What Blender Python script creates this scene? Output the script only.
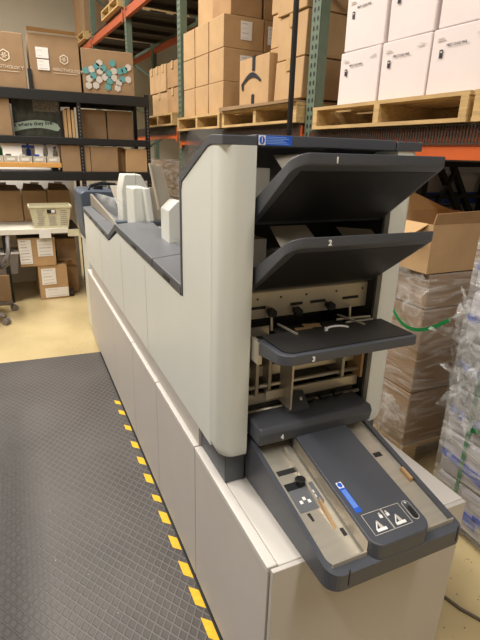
import bpy, bmesh, math, random
from mathutils import Vector, Matrix
random.seed(7)
S = bpy.context.scene
COL = S.collection
PI = math.pi
for _o in list(bpy.data.objects):
    bpy.data.objects.remove(_o)

# ------------------------------------------------------------ camera, world, lights
cam_d = bpy.data.cameras.new('camera')
cam_d.sensor_fit = 'VERTICAL'
cam_d.sensor_height = 36.0
cam_d.lens = 469.706 / 640 * 36.0
cam_d.clip_start = 0.02
cam = bpy.data.objects.new('camera', cam_d)
COL.objects.link(cam)
_c = (240.0, 320.0)
_f = 469.706
def _n(v): return Vector(v).normalized()
_Y = _n((14 - 240, 148 - 320, _f))
_D = _n((204 - 240, 1650 - 320, _f))
_Z = -_D
_X = _Y.cross(_Z).normalized()
_R = Matrix((_X, _Y, _Z))                       # rows: the world axes seen by the camera (right, down, forward)
right = _R.col[0]; down = _R.col[1]; fwd = _R.col[2]
M = Matrix.Identity(4)
for i in range(3):
    M[i][0] = right[i]; M[i][1] = -down[i]; M[i][2] = -fwd[i]
M[0][3], M[1][3], M[2][3] = -0.429, 0.0, 1.5
cam.matrix_world = M
S.camera = cam

w = bpy.data.worlds.new('world'); S.world = w; w.use_nodes = True
w.node_tree.nodes['Background'].inputs[0].default_value = (1.0, 0.93, 0.84, 1)
w.node_tree.nodes['Background'].inputs[1].default_value = 0.05

def area(loc, sx, sy, power, col=(1.0, 0.945, 0.875), rot=(0, 0, 0)):
    l = bpy.data.lights.new('strip_lamp', 'AREA'); l.shape = 'RECTANGLE'
    l.size = sx; l.size_y = sy; l.energy = power; l.color = col
    o = bpy.data.objects.new('strip_lamp', l); COL.objects.link(o)
    o.location = loc; o.rotation_euler = rot
    return o
# rows of overhead strip fixtures under the ceiling of the aisle
area((-2.2, 0.3, 4.9), 0.4, 2.4, 120)
area((-2.2, 3.4, 4.9), 0.4, 2.4, 150)
area((-0.7, 4.6, 4.9), 0.5, 1.6, 120)
area((-1.3, 7.6, 4.9), 0.5, 2.4, 150)
area((0.5, -1.0, 4.6), 0.5, 2.4, 75)
area((-0.75, 5.78, 1.53), 1.3, 0.05, 5, (1.0, 0.95, 0.88))        # lamp added under the middle shelf to brighten the white wall behind the bins

S.view_settings.view_transform = 'Standard'
S.view_settings.look = 'None'
S.view_settings.exposure = 0.28
S.view_settings.gamma = 1.0

# ------------------------------------------------------------ materials
def srgb(r, g, b):
    f = lambda c: (c / 255 / 12.92) if c / 255 <= 0.04045 else ((c / 255 + 0.055) / 1.055) ** 2.4
    return (f(r), f(g), f(b), 1)
def mat(name, col, rough=0.6, metal=0.0, noise=0.0, scale=20, bump=0.0, bscale=80, stretch=None, spec=0.5, coat=0.0):
    m = bpy.data.materials.new(name); m.use_nodes = True
    nt = m.node_tree; b = nt.nodes['Principled BSDF']
    b.inputs['Roughness'].default_value = rough; b.inputs['Metallic'].default_value = metal
    b.inputs['Specular IOR Level'].default_value = spec
    b.inputs['Coat Weight'].default_value = coat
    b.inputs['Base Color'].default_value = col
    tc = nt.nodes.new('ShaderNodeTexCoord'); mp = nt.nodes.new('ShaderNodeMapping')
    nt.links.new(tc.outputs['Object'], mp.inputs[0])
    if stretch: mp.inputs['Scale'].default_value = stretch
    if noise > 0:
        n = nt.nodes.new('ShaderNodeTexNoise'); n.inputs['Scale'].default_value = scale
        n.inputs['Detail'].default_value = 5
        nt.links.new(mp.outputs[0], n.inputs['Vector'])
        r = nt.nodes.new('ShaderNodeValToRGB')
        r.color_ramp.elements[0].position = 0.3; r.color_ramp.elements[1].position = 0.7
        r.color_ramp.elements[0].color = tuple(c * (1 - noise) for c in col[:3]) + (1,)
        r.color_ramp.elements[1].color = tuple(min(1, c * (1 + noise)) for c in col[:3]) + (1,)
        nt.links.new(n.outputs['Fac'], r.inputs[0]); nt.links.new(r.outputs[0], b.inputs['Base Color'])
    if bump > 0:
        n2 = nt.nodes.new('ShaderNodeTexNoise'); n2.inputs['Scale'].default_value = bscale
        nt.links.new(mp.outputs[0], n2.inputs['Vector'])
        bp = nt.nodes.new('ShaderNodeBump'); bp.inputs['Strength'].default_value = bump
        bp.inputs['Distance'].default_value = 0.01
        nt.links.new(n2.outputs['Fac'], bp.inputs['Height']); nt.links.new(bp.outputs[0], b.inputs['Normal'])
    return m
MT = {}
MT['white'] = mat('machine_cream', srgb(216, 218, 211), 0.42, noise=0.015, scale=6)
MT['base'] = mat('base_laminate', srgb(196, 190, 183), 0.55, noise=0.02, scale=5)
MT['basedge'] = mat('base_edge', srgb(208, 203, 196), 0.5)
MT['char'] = mat('charcoal_plastic', srgb(77, 80, 87), 0.38, noise=0.03, scale=200, bump=0.04, bscale=500)
MT['char2'] = mat('charcoal_flap', srgb(104, 106, 110), 0.4, noise=0.03, scale=60)
MT['blue_char'] = mat('slate_cover', srgb(78, 88, 102), 0.45)
MT['black'] = mat('black_plastic', srgb(28, 28, 30), 0.5)
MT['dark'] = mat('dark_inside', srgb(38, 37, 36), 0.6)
MT['steel'] = mat('brushed_steel', srgb(202, 195, 180), 0.36, 0.55, noise=0.06, scale=12, stretch=(1, 6, 1))
MT['steel2'] = mat('dull_steel', srgb(172, 164, 150), 0.45, 0.5, noise=0.05, scale=15)
MT['clearwhite'] = mat('white_print', srgb(240, 240, 238), 0.5)
MT['blue'] = mat('label_blue', srgb(36, 92, 205), 0.5)
MT['bluelight'] = mat('label_pale_blue', srgb(130, 170, 235), 0.5)
MT['card'] = mat('cardboard_tan', srgb(184, 150, 108), 0.85, noise=0.07, scale=7, bump=0.1, bscale=30)
MT['card2'] = mat('cardboard_brown', srgb(164, 128, 88), 0.85, noise=0.08, scale=9, bump=0.1, bscale=30)
MT['card3'] = mat('cardboard_dull', srgb(150, 122, 90), 0.85, noise=0.08, scale=8, bump=0.1, bscale=30)
MT['carton_in'] = mat('cardboard_inner', srgb(196, 160, 114), 0.9, noise=0.06, scale=8)
MT['tape'] = mat('packing_tape', srgb(190, 158, 112), 0.15, spec=0.8)
MT['tapeblack'] = mat('printed_tape', srgb(44, 48, 58), 0.3)
MT['whitebox'] = mat('white_carton', srgb(226, 214, 212), 0.75, noise=0.02, scale=5)
MT['paper'] = mat('paper_label', srgb(232, 228, 222), 0.7)
MT['print'] = mat('grey_print', srgb(165, 160, 158), 0.8)
MT['ink'] = mat('black_print', srgb(34, 34, 44), 0.7)
MT['logo'] = mat('pale_logo_print', srgb(222, 206, 184), 0.8)
MT['teal'] = mat('teal_print', srgb(92, 152, 152), 0.8)
MT['palegrey'] = mat('pale_grey_print', srgb(196, 190, 180), 0.8)
MT['wood'] = mat('pallet_wood', srgb(192, 160, 108), 0.8, noise=0.2, scale=10, stretch=(3, 0.6, 6), bump=0.15, bscale=40)
MT['wood2'] = mat('shelf_board', srgb(214, 160, 86), 0.7, noise=0.1, scale=10, stretch=(1, 8, 8))
MT['orange'] = mat('orange_paint', srgb(200, 92, 38), 0.45, noise=0.06, scale=10)
MT['orange2'] = mat('faded_orange_paint', srgb(176, 88, 54), 0.6, noise=0.1, scale=8)
MT['green'] = mat('green_paint', srgb(98, 112, 94), 0.55, noise=0.08, scale=20)
MT['blacksteel'] = mat('black_shelf_steel', srgb(17, 16, 16), 0.5)
MT['whitelam'] = mat('desk_laminate', srgb(228, 222, 208), 0.45)
MT['tub'] = mat('tub_plastic', srgb(214, 208, 176), 0.5, noise=0.06, scale=30)
MT['grey'] = mat('grey_plastic', srgb(120, 112, 108), 0.55)
MT['mesh'] = mat('mesh_fabric', srgb(84, 74, 74), 0.8, noise=0.15, scale=120)
MT['greenstrap'] = mat('green_strap', srgb(24, 124, 66), 0.4)
MT['wall'] = mat('wall_paint', srgb(206, 196, 176), 0.9, noise=0.02, scale=3)
MT['wallwhite'] = mat('partition_paint', srgb(236, 230, 220), 0.9, noise=0.02, scale=3)
MT['ceil'] = mat('ceiling_dark', srgb(70, 62, 52), 0.9, noise=0.15, scale=2)
MT['yellow'] = mat('hazard_yellow', srgb(238, 190, 30), 0.5, noise=0.12, scale=60)
MT['wire'] = mat('wire_deck', srgb(70, 62, 54), 0.6, 0.4)
MT['lidglass'] = None
MT['pack'] = mat('white_pack', srgb(190, 188, 194), 0.35, noise=0.08, scale=12)
MT['packblue'] = mat('blue_pack_print', srgb(56, 92, 200), 0.4)
MT['bottle_green'] = mat('bottle_green', srgb(60, 150, 80), 0.4)
MT['bottle_blue'] = mat('bottle_blue', srgb(60, 80, 175), 0.4)
MT['bin'] = mat('clear_bin', srgb(200, 196, 180), 0.4, noise=0.15, scale=40)
MT['red'] = mat('red_print', srgb(190, 60, 50), 0.6)
MT['cord'] = mat('grey_cord', srgb(96, 88, 74), 0.6)

def film(name, alpha, col=(0.9, 0.9, 0.88, 1), rough=0.12, scale=6.0, streak=None):
    m = bpy.data.materials.new(name); m.use_nodes = True
    nt = m.node_tree; b = nt.nodes['Principled BSDF']
    b.inputs['Base Color'].default_value = col
    b.inputs['Roughness'].default_value = rough
    b.inputs['Specular IOR Level'].default_value = 0.9
    tc = nt.nodes.new('ShaderNodeTexCoord'); mp = nt.nodes.new('ShaderNodeMapping')
    nt.links.new(tc.outputs['Object'], mp.inputs[0])
    if streak: mp.inputs['Scale'].default_value = streak
    n = nt.nodes.new('ShaderNodeTexNoise'); n.inputs['Scale'].default_value = scale
    n.inputs['Detail'].default_value = 7; n.inputs['Distortion'].default_value = 1.2
    nt.links.new(mp.outputs[0], n.inputs['Vector'])
    r = nt.nodes.new('ShaderNodeMapRange')
    r.inputs['From Min'].default_value = 0.42; r.inputs['From Max'].default_value = 0.72
    r.inputs['To Min'].default_value = alpha * 0.35; r.inputs['To Max'].default_value = min(1, alpha * 2.4)
    nt.links.new(n.outputs['Fac'], r.inputs['Value']); nt.links.new(r.outputs[0], b.inputs['Alpha'])
    bp = nt.nodes.new('ShaderNodeBump'); bp.inputs['Strength'].default_value = 0.8
    bp.inputs['Distance'].default_value = 0.02
    nt.links.new(n.outputs['Fac'], bp.inputs['Height']); nt.links.new(bp.outputs[0], b.inputs['Normal'])
    return m
MT['film'] = film('stretch_film', 0.16, scale=4, streak=(1, 1, 7))
MT['filmcrumple'] = film('crumpled_film', 0.19, scale=11)
MT['acrylic'] = film('smoked_lid', 0.75, (0.10, 0.10, 0.10, 1), 0.1, 2)
MT['clearfilm'] = film('clear_shield', 0.25, (0.7, 0.72, 0.72, 1), 0.1, 2)

def floor_mat():
    m = bpy.data.materials.new('speckled_epoxy'); m.use_nodes = True
    nt = m.node_tree; b = nt.nodes['Principled BSDF']; L = nt.links
    tc = nt.nodes.new('ShaderNodeTexCoord')
    n = nt.nodes.new('ShaderNodeTexNoise'); n.inputs['Scale'].default_value = 1.6; n.inputs['Detail'].default_value = 6
    L.new(tc.outputs['Object'], n.inputs['Vector'])
    r = nt.nodes.new('ShaderNodeValToRGB')
    r.color_ramp.elements[0].position = 0.35; r.color_ramp.elements[0].color = srgb(186, 166, 122)
    r.color_ramp.elements[1].position = 0.7; r.color_ramp.elements[1].color = srgb(214, 194, 146)
    L.new(n.outputs['Fac'], r.inputs[0])
    v = nt.nodes.new('ShaderNodeTexVoronoi'); v.inputs['Scale'].default_value = 60
    L.new(tc.outputs['Object'], v.inputs['Vector'])
    t = nt.nodes.new('ShaderNodeMath'); t.operation = 'LESS_THAN'; t.inputs[1].default_value = 0.16
    L.new(v.outputs['Distance'], t.inputs[0])
    c = nt.nodes.new('ShaderNodeSeparateColor'); L.new(v.outputs['Color'], c.inputs[0])
    g = nt.nodes.new('ShaderNodeMath'); g.operation = 'GREATER_THAN'; g.inputs[1].default_value = 0.62
    L.new(c.outputs[0], g.inputs[0])
    mu = nt.nodes.new('ShaderNodeMath'); mu.operation = 'MULTIPLY'
    L.new(t.outputs[0], mu.inputs[0]); L.new(g.outputs[0], mu.inputs[1])
    mx = nt.nodes.new('ShaderNodeMix'); mx.data_type = 'RGBA'
    L.new(mu.outputs[0], mx.inputs[0]); L.new(r.outputs[0], mx.inputs[6]); mx.inputs[7].default_value = srgb(84, 66, 44)
    L.new(mx.outputs[2], b.inputs['Base Color'])
    b.inputs['Roughness'].default_value = 0.32
    return m
MT['floor'] = floor_mat()

def mat_mat():
    m = bpy.data.materials.new('diamond_rubber'); m.use_nodes = True
    nt = m.node_tree; b = nt.nodes['Principled BSDF']; L = nt.links
    tc = nt.nodes.new('ShaderNodeTexCoord')
    sp = nt.nodes.new('ShaderNodeSeparateXYZ'); L.new(tc.outputs['Object'], sp.inputs[0])
    def math_(op, a, bb):
        k = nt.nodes.new('ShaderNodeMath'); k.operation = op
        for i, q in enumerate((a, bb)):
            if q is None: continue
            if isinstance(q, (int, float)): k.inputs[i].default_value = q
            else: L.new(q, k.inputs[i])
        return k.outputs[0]
    xs = math_('DIVIDE', sp.outputs[0], 0.036); ys = math_('DIVIDE', sp.outputs[1], 0.052)
    u = math_('FRACT', math_('ADD', xs, ys), None); v = math_('FRACT', math_('SUBTRACT', xs, ys), None)
    du = math_('ABSOLUTE', math_('SUBTRACT', u, 0.5), None); dv = math_('ABSOLUTE', math_('SUBTRACT', v, 0.5), None)
    mx = math_('MAXIMUM', du, dv)
    mr = nt.nodes.new('ShaderNodeMapRange'); mr.interpolation_type = 'SMOOTHSTEP'
    mr.inputs['From Min'].default_value = 0.34; mr.inputs['From Max'].default_value = 0.46
    L.new(mx, mr.inputs['Value'])
    n = nt.nodes.new('ShaderNodeTexNoise'); n.inputs['Scale'].default_value = 3; n.inputs['Detail'].default_value = 8
    L.new(tc.outputs['Object'], n.inputs['Vector'])
    r = nt.nodes.new('ShaderNodeValToRGB')
    r.color_ramp.elements[0].position = 0.3; r.color_ramp.elements[0].color = srgb(66, 62, 60)
    r.color_ramp.elements[1].position = 0.7; r.color_ramp.elements[1].color = srgb(82, 78, 75)
    L.new(n.outputs['Fac'], r.inputs[0])
    m2 = nt.nodes.new('ShaderNodeMix'); m2.data_type = 'RGBA'; m2.inputs[7].default_value = srgb(104, 98, 94)
    L.new(math_('MULTIPLY', mr.outputs[0], 0.8), m2.inputs[0]); L.new(r.outputs[0], m2.inputs[6])
    # lint flecks
    vo = nt.nodes.new('ShaderNodeTexVoronoi'); vo.inputs['Scale'].default_value = 28
    L.new(tc.outputs['Object'], vo.inputs['Vector'])
    c = nt.nodes.new('ShaderNodeSeparateColor'); L.new(vo.outputs['Color'], c.inputs[0])
    fl = math_('MULTIPLY', math_('LESS_THAN', vo.outputs['Distance'], 0.05), math_('GREATER_THAN', c.outputs[0], 0.88))
    m3 = nt.nodes.new('ShaderNodeMix'); m3.data_type = 'RGBA'; m3.inputs[7].default_value = srgb(205, 200, 190)
    L.new(fl, m3.inputs[0]); L.new(m2.outputs[2], m3.inputs[6]); L.new(m3.outputs[2], b.inputs['Base Color'])
    bp = nt.nodes.new('ShaderNodeBump'); bp.inputs['Strength'].default_value = 0.6; bp.inputs['Distance'].default_value = 0.003
    L.new(mr.outputs[0], bp.inputs['Height']); L.new(bp.outputs[0], b.inputs['Normal'])
    b.inputs['Roughness'].default_value = 0.5
    return m
MT['rubber'] = mat_mat()

# ------------------------------------------------------------ mesh helpers
class MB:
    def __init__(s): s.v = []; s.f = []
    def add(s, vs, fs):
        b = len(s.v); s.v += [tuple(p) for p in vs]; s.f += [tuple(b + i for i in f) for f in fs]; return s
    def box(s, x0, x1, y0, y1, z0, z1):
        vs = [(x, y, z) for z in (z0, z1) for y in (y0, y1) for x in (x0, x1)]
        return s.add(vs, [(0, 2, 3, 1), (4, 5, 7, 6), (0, 1, 5, 4), (2, 6, 7, 3), (0, 4, 6, 2), (1, 3, 7, 5)])
    def hexa(s, b, t):
        """bottom ring (4 pts, ccw from above) and top ring"""
        return s.add(list(b) + list(t), [(3, 2, 1, 0), (4, 5, 6, 7), (0, 1, 5, 4), (1, 2, 6, 5), (2, 3, 7, 6), (3, 0, 4, 7)])
    def prism(s, prof, axis, a, b):
        """prof 2D points; axis 0: (y,z) 1: (x,z) 2: (x,y)"""
        def P(p, t):
            return [(t, p[0], p[1]), (p[0], t, p[1]), (p[0], p[1], t)][axis]
        n = len(prof)
        vs = [P(p, a) for p in prof] + [P(p, b) for p in prof]
        fs = [tuple(range(n)), tuple(range(2 * n - 1, n - 1, -1))] + [(i, i + n, (i + 1) % n + n, (i + 1) % n) for i in range(n)]
        return s.add(vs, fs)
    def tube(s, pts, r, seg=8, cap=True):
        pts = [Vector(p) for p in pts]; rings = []
        up = Vector((0, 0, 1))
        for i, p in enumerate(pts):
            d = (pts[min(i + 1, len(pts) - 1)] - pts[max(i - 1, 0)]).normalized()
            a = d.cross(up)
            if a.length < 1e-3: a = d.cross(Vector((1, 0, 0)))
            a.normalize(); b = d.cross(a)
            rr = r[i] if isinstance(r, (list, tuple)) else r
            rings.append([p + (a * math.cos(2 * PI * k / seg) + b * math.sin(2 * PI * k / seg)) * rr for k in range(seg)])
        vs = [q for rg in rings for q in rg]; fs = []
        for i in range(len(pts) - 1):
            for k in range(seg):
                fs.append((i * seg + k, i * seg + (k + 1) % seg, (i + 1) * seg + (k + 1) % seg, (i + 1) * seg + k))
        if cap:
            fs.append(tuple(range(seg - 1, -1, -1))); fs.append(tuple((len(pts) - 1) * seg + k for k in range(seg)))
        return s.add(vs, fs)
    def bar(s, p0, p1, w, h):
        p0 = Vector(p0); p1 = Vector(p1); d = (p1 - p0).normalized(); up = Vector((0, 0, 1))
        a = d.cross(up)
        if a.length < 1e-3: a = Vector((1, 0, 0))
        a.normalize(); b = a.cross(d)
        r = [(-1, -1), (1, -1), (1, 1), (-1, 1)]
        vs = [p0 + a * i * w / 2 + b * j * h / 2 for i, j in r] + [p1 + a * i * w / 2 + b * j * h / 2 for i, j in r]
        return s.add(vs, [(0, 1, 2, 3), (7, 6, 5, 4), (0, 4, 5, 1), (1, 5, 6, 2), (2, 6, 7, 3), (3, 7, 4, 0)])
    def build(s, name, m, parent=None, bevel=0, seg=2, smooth=False):
        me = bpy.data.meshes.new(name); me.from_pydata(s.v, [], s.f)
        bm = bmesh.new(); bm.from_mesh(me); bmesh.ops.recalc_face_normals(bm, faces=bm.faces); bm.to_mesh(me); bm.free()
        me.materials.append(MT[m] if isinstance(m, str) else m)
        o = bpy.data.objects.new(name, me); COL.objects.link(o)
        if parent: o.parent = parent
        if bevel:
            md = o.modifiers.new('bevel', 'BEVEL'); md.width = bevel; md.segments = seg
            md.limit_method = 'ANGLE'; md.angle_limit = math.radians(35)
            for p in me.polygons: p.use_smooth = True
            md.harden_normals = False
            wn = o.modifiers.new('wn', 'WEIGHTED_NORMAL'); wn.keep_sharp = False
        elif smooth:
            for p in me.polygons: p.use_smooth = True
        return o
def tag(o, label, cat, group=None, kind=None):
    o['label'] = label; o['category'] = cat
    if group: o['group'] = group
    if kind: o['kind'] = kind
    return o
def thing(name, label, cat, loc=(0, 0, 0), rz=0, group=None):
    o = bpy.data.objects.new(name, None); o.empty_display_size = 0.05; COL.objects.link(o)
    o.location = loc; o.rotation_euler = (0, 0, rz)
    return tag(o, label, cat, group)
def struct(o):
    o['kind'] = 'structure'; return o
def copy_tree(o, parent=None):
    c = o.copy(); COL.objects.link(c); c.parent = parent
    for ch in [k for k in bpy.data.objects if k.parent == o]: copy_tree(ch, c)
    return c
def text(body, size, name, m, parent, loc, ax, ay, ext=0.0006, align='LEFT', bold=0.0):
    """text lying on a face: ax = reading direction, ay = up direction"""
    c = bpy.data.curves.new(name, 'FONT'); c.body = body; c.size = size; c.extrude = ext; c.align_x = align; c.offset = bold
    t = bpy.data.objects.new(name, c); COL.objects.link(t)
    bpy.context.view_layer.update()
    me = bpy.data.meshes.new_from_object(t.evaluated_get(bpy.context.evaluated_depsgraph_get()))
    bpy.data.objects.remove(t)
    me.materials.clear(); me.materials.append(MT[m])
    o = bpy.data.objects.new(name, me); COL.objects.link(o)
    ax = Vector(ax).normalized(); ay = Vector(ay).normalized(); az = ax.cross(ay).normalized(); ay = az.cross(ax)
    mm = Matrix.Identity(4)
    for i in range(3): mm[i][0] = ax[i]; mm[i][1] = ay[i]; mm[i][2] = az[i]; mm[i][3] = loc[i]
    if parent: o.parent = parent
    o.matrix_local = mm
    return o
def roundrect(x0, x1, y0, y1, rs, n=6):
    """rs = radii at (x0y0),(x1y0),(x1y1),(x0y1)"""
    pts = []
    for (cx, cy, sx, sy, r, a0) in ((x0, y0, 1, 1, rs[0], PI), (x1, y0, -1, 1, rs[1], 1.5 * PI), (x1, y1, -1, -1, rs[2], 0), (x0, y1, 1, -1, rs[3], .5 * PI)):
        if r <= 0: pts.append((cx, cy)); continue
        for k in range(n + 1):
            a = a0 + k * PI / 2 / n
            pts.append((cx + sx * r + r * math.cos(a), cy + sy * r + r * math.sin(a)))
    return pts

# ------------------------------------------------------------ the setting
struct(MB().box(-6, 7, -4, 12, -0.2, 0).build('floor', 'floor'))
struct(MB().box(-6, 7, 11.6, 11.8, 0, 5.6).build('wall_back', 'wall'))
struct(MB().box(-6.2, -6, -4, 12, 0, 5.6).build('wall_left', 'wall'))
struct(MB().box(4.2, 4.4, -4, 12, 0, 5.6).build('wall_right', 'ceil'))  # dark ceiling colour stands in for the lack of light behind the racks
struct(MB().box(-6, 7, -4.2, -4, 0, 5.6).build('wall_front', 'wall'))
struct(MB().box(-6.2, 7.2, -4.2, 12, 5.6, 5.8).build('ceiling', 'ceil'))
struct(MB().box(-3.6, 0.16, 6.0, 6.08, 0, 1.99).build('wall_partition', 'wallwhite'))

# rubber mat with tape squares
m = thing('floor_mat', 'dark grey diamond-pattern rubber mat along the machine, edged with yellow tape', 'mat', (0, 0, 0))
MB().prism([(-2.2, -2.0), (0.028, -2.0), (0.028, 3.52), (-2.2, 3.66)], 2, 0.001, 0.014).build('mat_sheet', 'rubber', m, bevel=0.004)
MB().box(-0.005, 0.026, -1.9, 3.5, 0.0135, 0.0165).build('edge_strip', 'black', m)
ty = [0.62, 0.77, 0.91, 1.05, 1.18, 1.31, 1.45, 1.60, 1.73, 1.88, 2.03, 2.18, 2.36, 2.54, 2.67]
tl = [.078, .078, .078, .078, .078, .07, .068, .072, .045, .068, .062, .06, .052, .05, .045]
for i, (y, l) in enumerate(zip(ty, tl)):
    sk = 0.014
    MB().prism([(-0.036, y - l / 2 + sk), (-0.006, y - l / 2 - sk), (-0.006, y + l / 2 - sk), (-0.036, y + l / 2 + sk)], 2, 0.0142, 0.0152).build('tape_square', 'yellow', m)

# ------------------------------------------------------------ the paper-processing machine
mc = thing('inserting_machine', 'long cream and charcoal folding and inserting machine with four numbered feeder trays at its front', 'machine', (0, 0, 0))
# base cabinets: five doors along the aisle, worktop, front panel
bs = MB().box(0.006, 0.610, 0.718, 3.86, 0.05, 0.575).build('base_cabinet', 'base', mc)
MB().box(0.03, 0.58, 0.76, 3.84, 0.0, 0.05).build('plinth', 'black', mc)
MB().box(0.0, 0.616, 0.709, 0.722, 0.04, 0.595).build('front_panel', 'base', mc, bevel=0.002)
MB().box(0.022, 0.616, 0.7225, 3.87, 0.5765, 0.597).build('worktop', 'basedge', mc, bevel=0.003)
seams = [0.7235, 1.243, 1.735, 2.205, 2.765, 3.86]
for a, b in zip(seams[:-1], seams[1:]):
    d = MB().box(-0.004, 0.0055, a + 0.0025, b - 0.0025, 0.045, 0.5755).build('door', 'base', mc, bevel=0.0015)
    MB().box(-0.006, 0.021, a + 0.0025, b - 0.0025, 0.5765, 0.597).build('door_cap', 'basedge', d, bevel=0.003)
# upper body side wall, one shaped shell: front tower + low rear run with a stepped top edge
XS = -0.014
ARC = lambda cx, cz, r, a0, a1, n=6: [(cx + r * math.cos(a0 + (a1 - a0) * k / n), cz + r * math.sin(a0 + (a1 - a0) * k / n)) for k in range(n + 1)]
def quarter_panel(x0, x1, y0, y1, z0, z1, r, rb, left=True):
    """panel whose outer vertical front edge and lower front corner are rounded"""
    vs = []; rings = []
    N = 7
    zs = [z0 + rb * (1 - math.cos(k * PI / 2 / 5)) for k in range(6)] + [z1]
    ins = [rb * (1 - math.sin(k * PI / 2 / 5)) for k in range(6)] + [0]
    for z, q in zip(zs, ins):
        xo = x0 + q * 0.55; yf = y0 + q * 0.15
        pts = [(xo + r - r * math.sin(k * PI / 2 / N), yf + r - r * math.cos(k * PI / 2 / N)) for k in range(N + 1)]
        ring = [(x1, yf)] + pts + [(xo, y1), (x1, y1)]
        if not left: ring = [(x0 + x1 - a, b) for a, b in ring]
        rings.append([(a, b, z) for a, b in ring])
    m_ = MB(); n = len(rings[0]); allv = [p for g in rings for p in g]; fs = []
    for i in range(len(rings) - 1):
        for k in range(n):
            fs.append((i * n + k, i * n + (k + 1) % n, (i + 1) * n + (k + 1) % n, (i + 1) * n + k))
    fs.append(tuple(range(n))); fs.append(tuple((len(rings) - 1) * n + k for k in range(n)))
    m_.add(allv, fs); return m_
# tower left cheek: rounded column at the front ...
ck = quarter_panel(XS, 0.066, 1.003, 1.0755, 0.705, 1.519, 0.036, 0.03)
ck.prism([(1.0745, 0.712), (1.0745, 1.519), (1.10, 1.515), (1.13, 1.502), (1.302, 1.424), (1.312, 1.400), (1.312, 0.712)], 0, XS, 0.066)
# ... and the long low flank behind it with its stepped top edge
ck.prism([(1.312, 0.712), (1.312, 1.090), (1.318, 1.085), (2.36, 1.122), (2.62, 1.035), (3.70, 1.072), (3.70, 0.712)], 0, XS, 0.012)
side = ck.build('side_cover', 'white', mc)
for p in side.data.polygons: p.use_smooth = True
md = side.modifiers.new('es', 'EDGE_SPLIT'); md.split_angle = math.radians(32)
MB().box(0.010, 0.556, 1.242, 3.68, 0.597, 0.7115).build('lower_chassis', 'base', mc)
for y in (1.80, 2.30, 2.95):
    MB().box(XS - 0.0008, XS, y, y + 0.0015, 0.715, 1.03 if y > 2.3 else 1.08).build('panel_seam', 'palegrey', side)
text('••', 0.02, 'small_mark', 'print', side, (XS - 0.001, 3.02, 0.80), (0, -1, 0), (0, 0, 1))
# tower right cheek
q = quarter_panel(0.480, 0.556, 1.012, 1.30, 0.705, 1.517, 0.030, 0.03, left=False)
rc = q.build('right_cover', 'white', mc)
for p in rc.data.polygons: p.use_smooth = True
md = rc.modifiers.new('es', 'EDGE_SPLIT'); md.split_angle = math.radians(32)
# feet under the cheeks
MB().box(0.016, 0.078, 1.035, 1.24, 0.598, 0.712).build('foot', 'char', mc, bevel=0.004)
MB().box(0.485, 0.545, 1.035, 1.30, 0.598, 0.712).build('foot', 'char', mc, bevel=0.004)
# charcoal top cap following the slope
capo = [(1.006, 1.519), (1.006, 1.539), (1.075, 1.541), (1.10, 1.536), (1.318, 1.438), (1.326, 1.420), (1.326, 1.098), (1.3125, 1.090), (1.3125, 1.400), (1.303, 1.4245), (1.13, 1.503), (1.10, 1.516), (1.075, 1.520)]
MB().prism(capo, 0, XS - 0.003, 0.067).build('cap_strip', 'char', mc, bevel=0.002)
MB().prism([(1.012, 1.519), (1.012, 1.543), (1.09, 1.541), (1.31, 1.442), (1.31, 1.42), (1.09, 1.515)], 0, 0.0675, 0.470).build('top_bar', 'char', mc, bevel=0.002)
MB().prism([(1.008, 1.518), (1.008, 1.541), (1.09, 1.539), (1.31, 1.440), (1.31, 1.42), (1.09, 1.518)], 0, 0.472, 0.556).build('top_corner', 'char', mc, bevel=0.002)
lb = MB().box(0.072, 0.1595, 1.0105, 1.0118, 1.5205, 1.5415).build('warning_label', 'blue', mc)
MB().box(0.0725, 0.090, 1.0098, 1.0105, 1.5208, 1.5412).build('label_symbol_field', 'clearwhite', lb)
cd = MB(); cd.prism([(0.0812 + 0.0068 * math.cos(a * PI / 8), 1.531 + 0.0085 * math.sin(a * PI / 8)) for a in range(16)], 1, 1.0092, 1.0098)
cd.build('symbol_disc', 'blue', lb)
MB().box(0.0803, 0.0821, 1.0088, 1.0092, 1.526, 1.537).build('symbol_stroke', 'clearwhite', lb)
for k in range(5):
    MB().box(0.092, 0.150 - 0.006 * (k % 3), 1.0100, 1.0105, 1.5235 + k * 0.0034, 1.5252 + k * 0.0034).build('label_line', 'bluelight', lb)
# inner frame of the tower (walls, back, cross rails)
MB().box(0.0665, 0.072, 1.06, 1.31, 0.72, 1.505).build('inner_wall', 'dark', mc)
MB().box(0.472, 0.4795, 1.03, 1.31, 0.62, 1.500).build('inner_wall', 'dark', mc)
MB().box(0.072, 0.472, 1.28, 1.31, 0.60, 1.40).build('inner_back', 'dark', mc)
for z, y, h in ((0.918, 1.075, .034), (0.842, 1.055, .034), (0.985, 1.12, .02)):
    MB().box(0.073, 0.471, y, y + 0.012, z - h / 2, z + h / 2).build('cross_rail', 'steel', mc, bevel=0.002)
for z, y in ((0.885, 1.05), (0.810, 1.045), (0.955, 1.09)):
    MB().tube([(0.073, y, z), (0.471, y, z)], 0.006, 10).build('shaft', 'steel', mc, smooth=True)
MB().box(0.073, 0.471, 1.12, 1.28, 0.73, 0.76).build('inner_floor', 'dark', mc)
MB().box(0.073, 0.471, 1.088, 1.25, 0.860, 0.864).build('inner_tray', 'steel2', mc)
for x in (0.105, 0.145, 0.395):
    MB().box(x, x + 0.010, 1.04, 1.14, 0.86 if x < .3 else .87, 1.0).build('bracket', 'steel2', mc, bevel=0.001)
MB().box(0.187, 0.193, 0.985, 1.05, 0.830, 1.0).build('bracket', 'steel', mc)
MB().box(0.135, 0.187, 1.03, 1.036, 0.850, 0.875).build('bracket', 'steel', mc)
MB().box(0.462, 0.4705, 1.035, 1.10, 0.86, 0.96).build('side_stop', 'card', mc)
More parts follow.
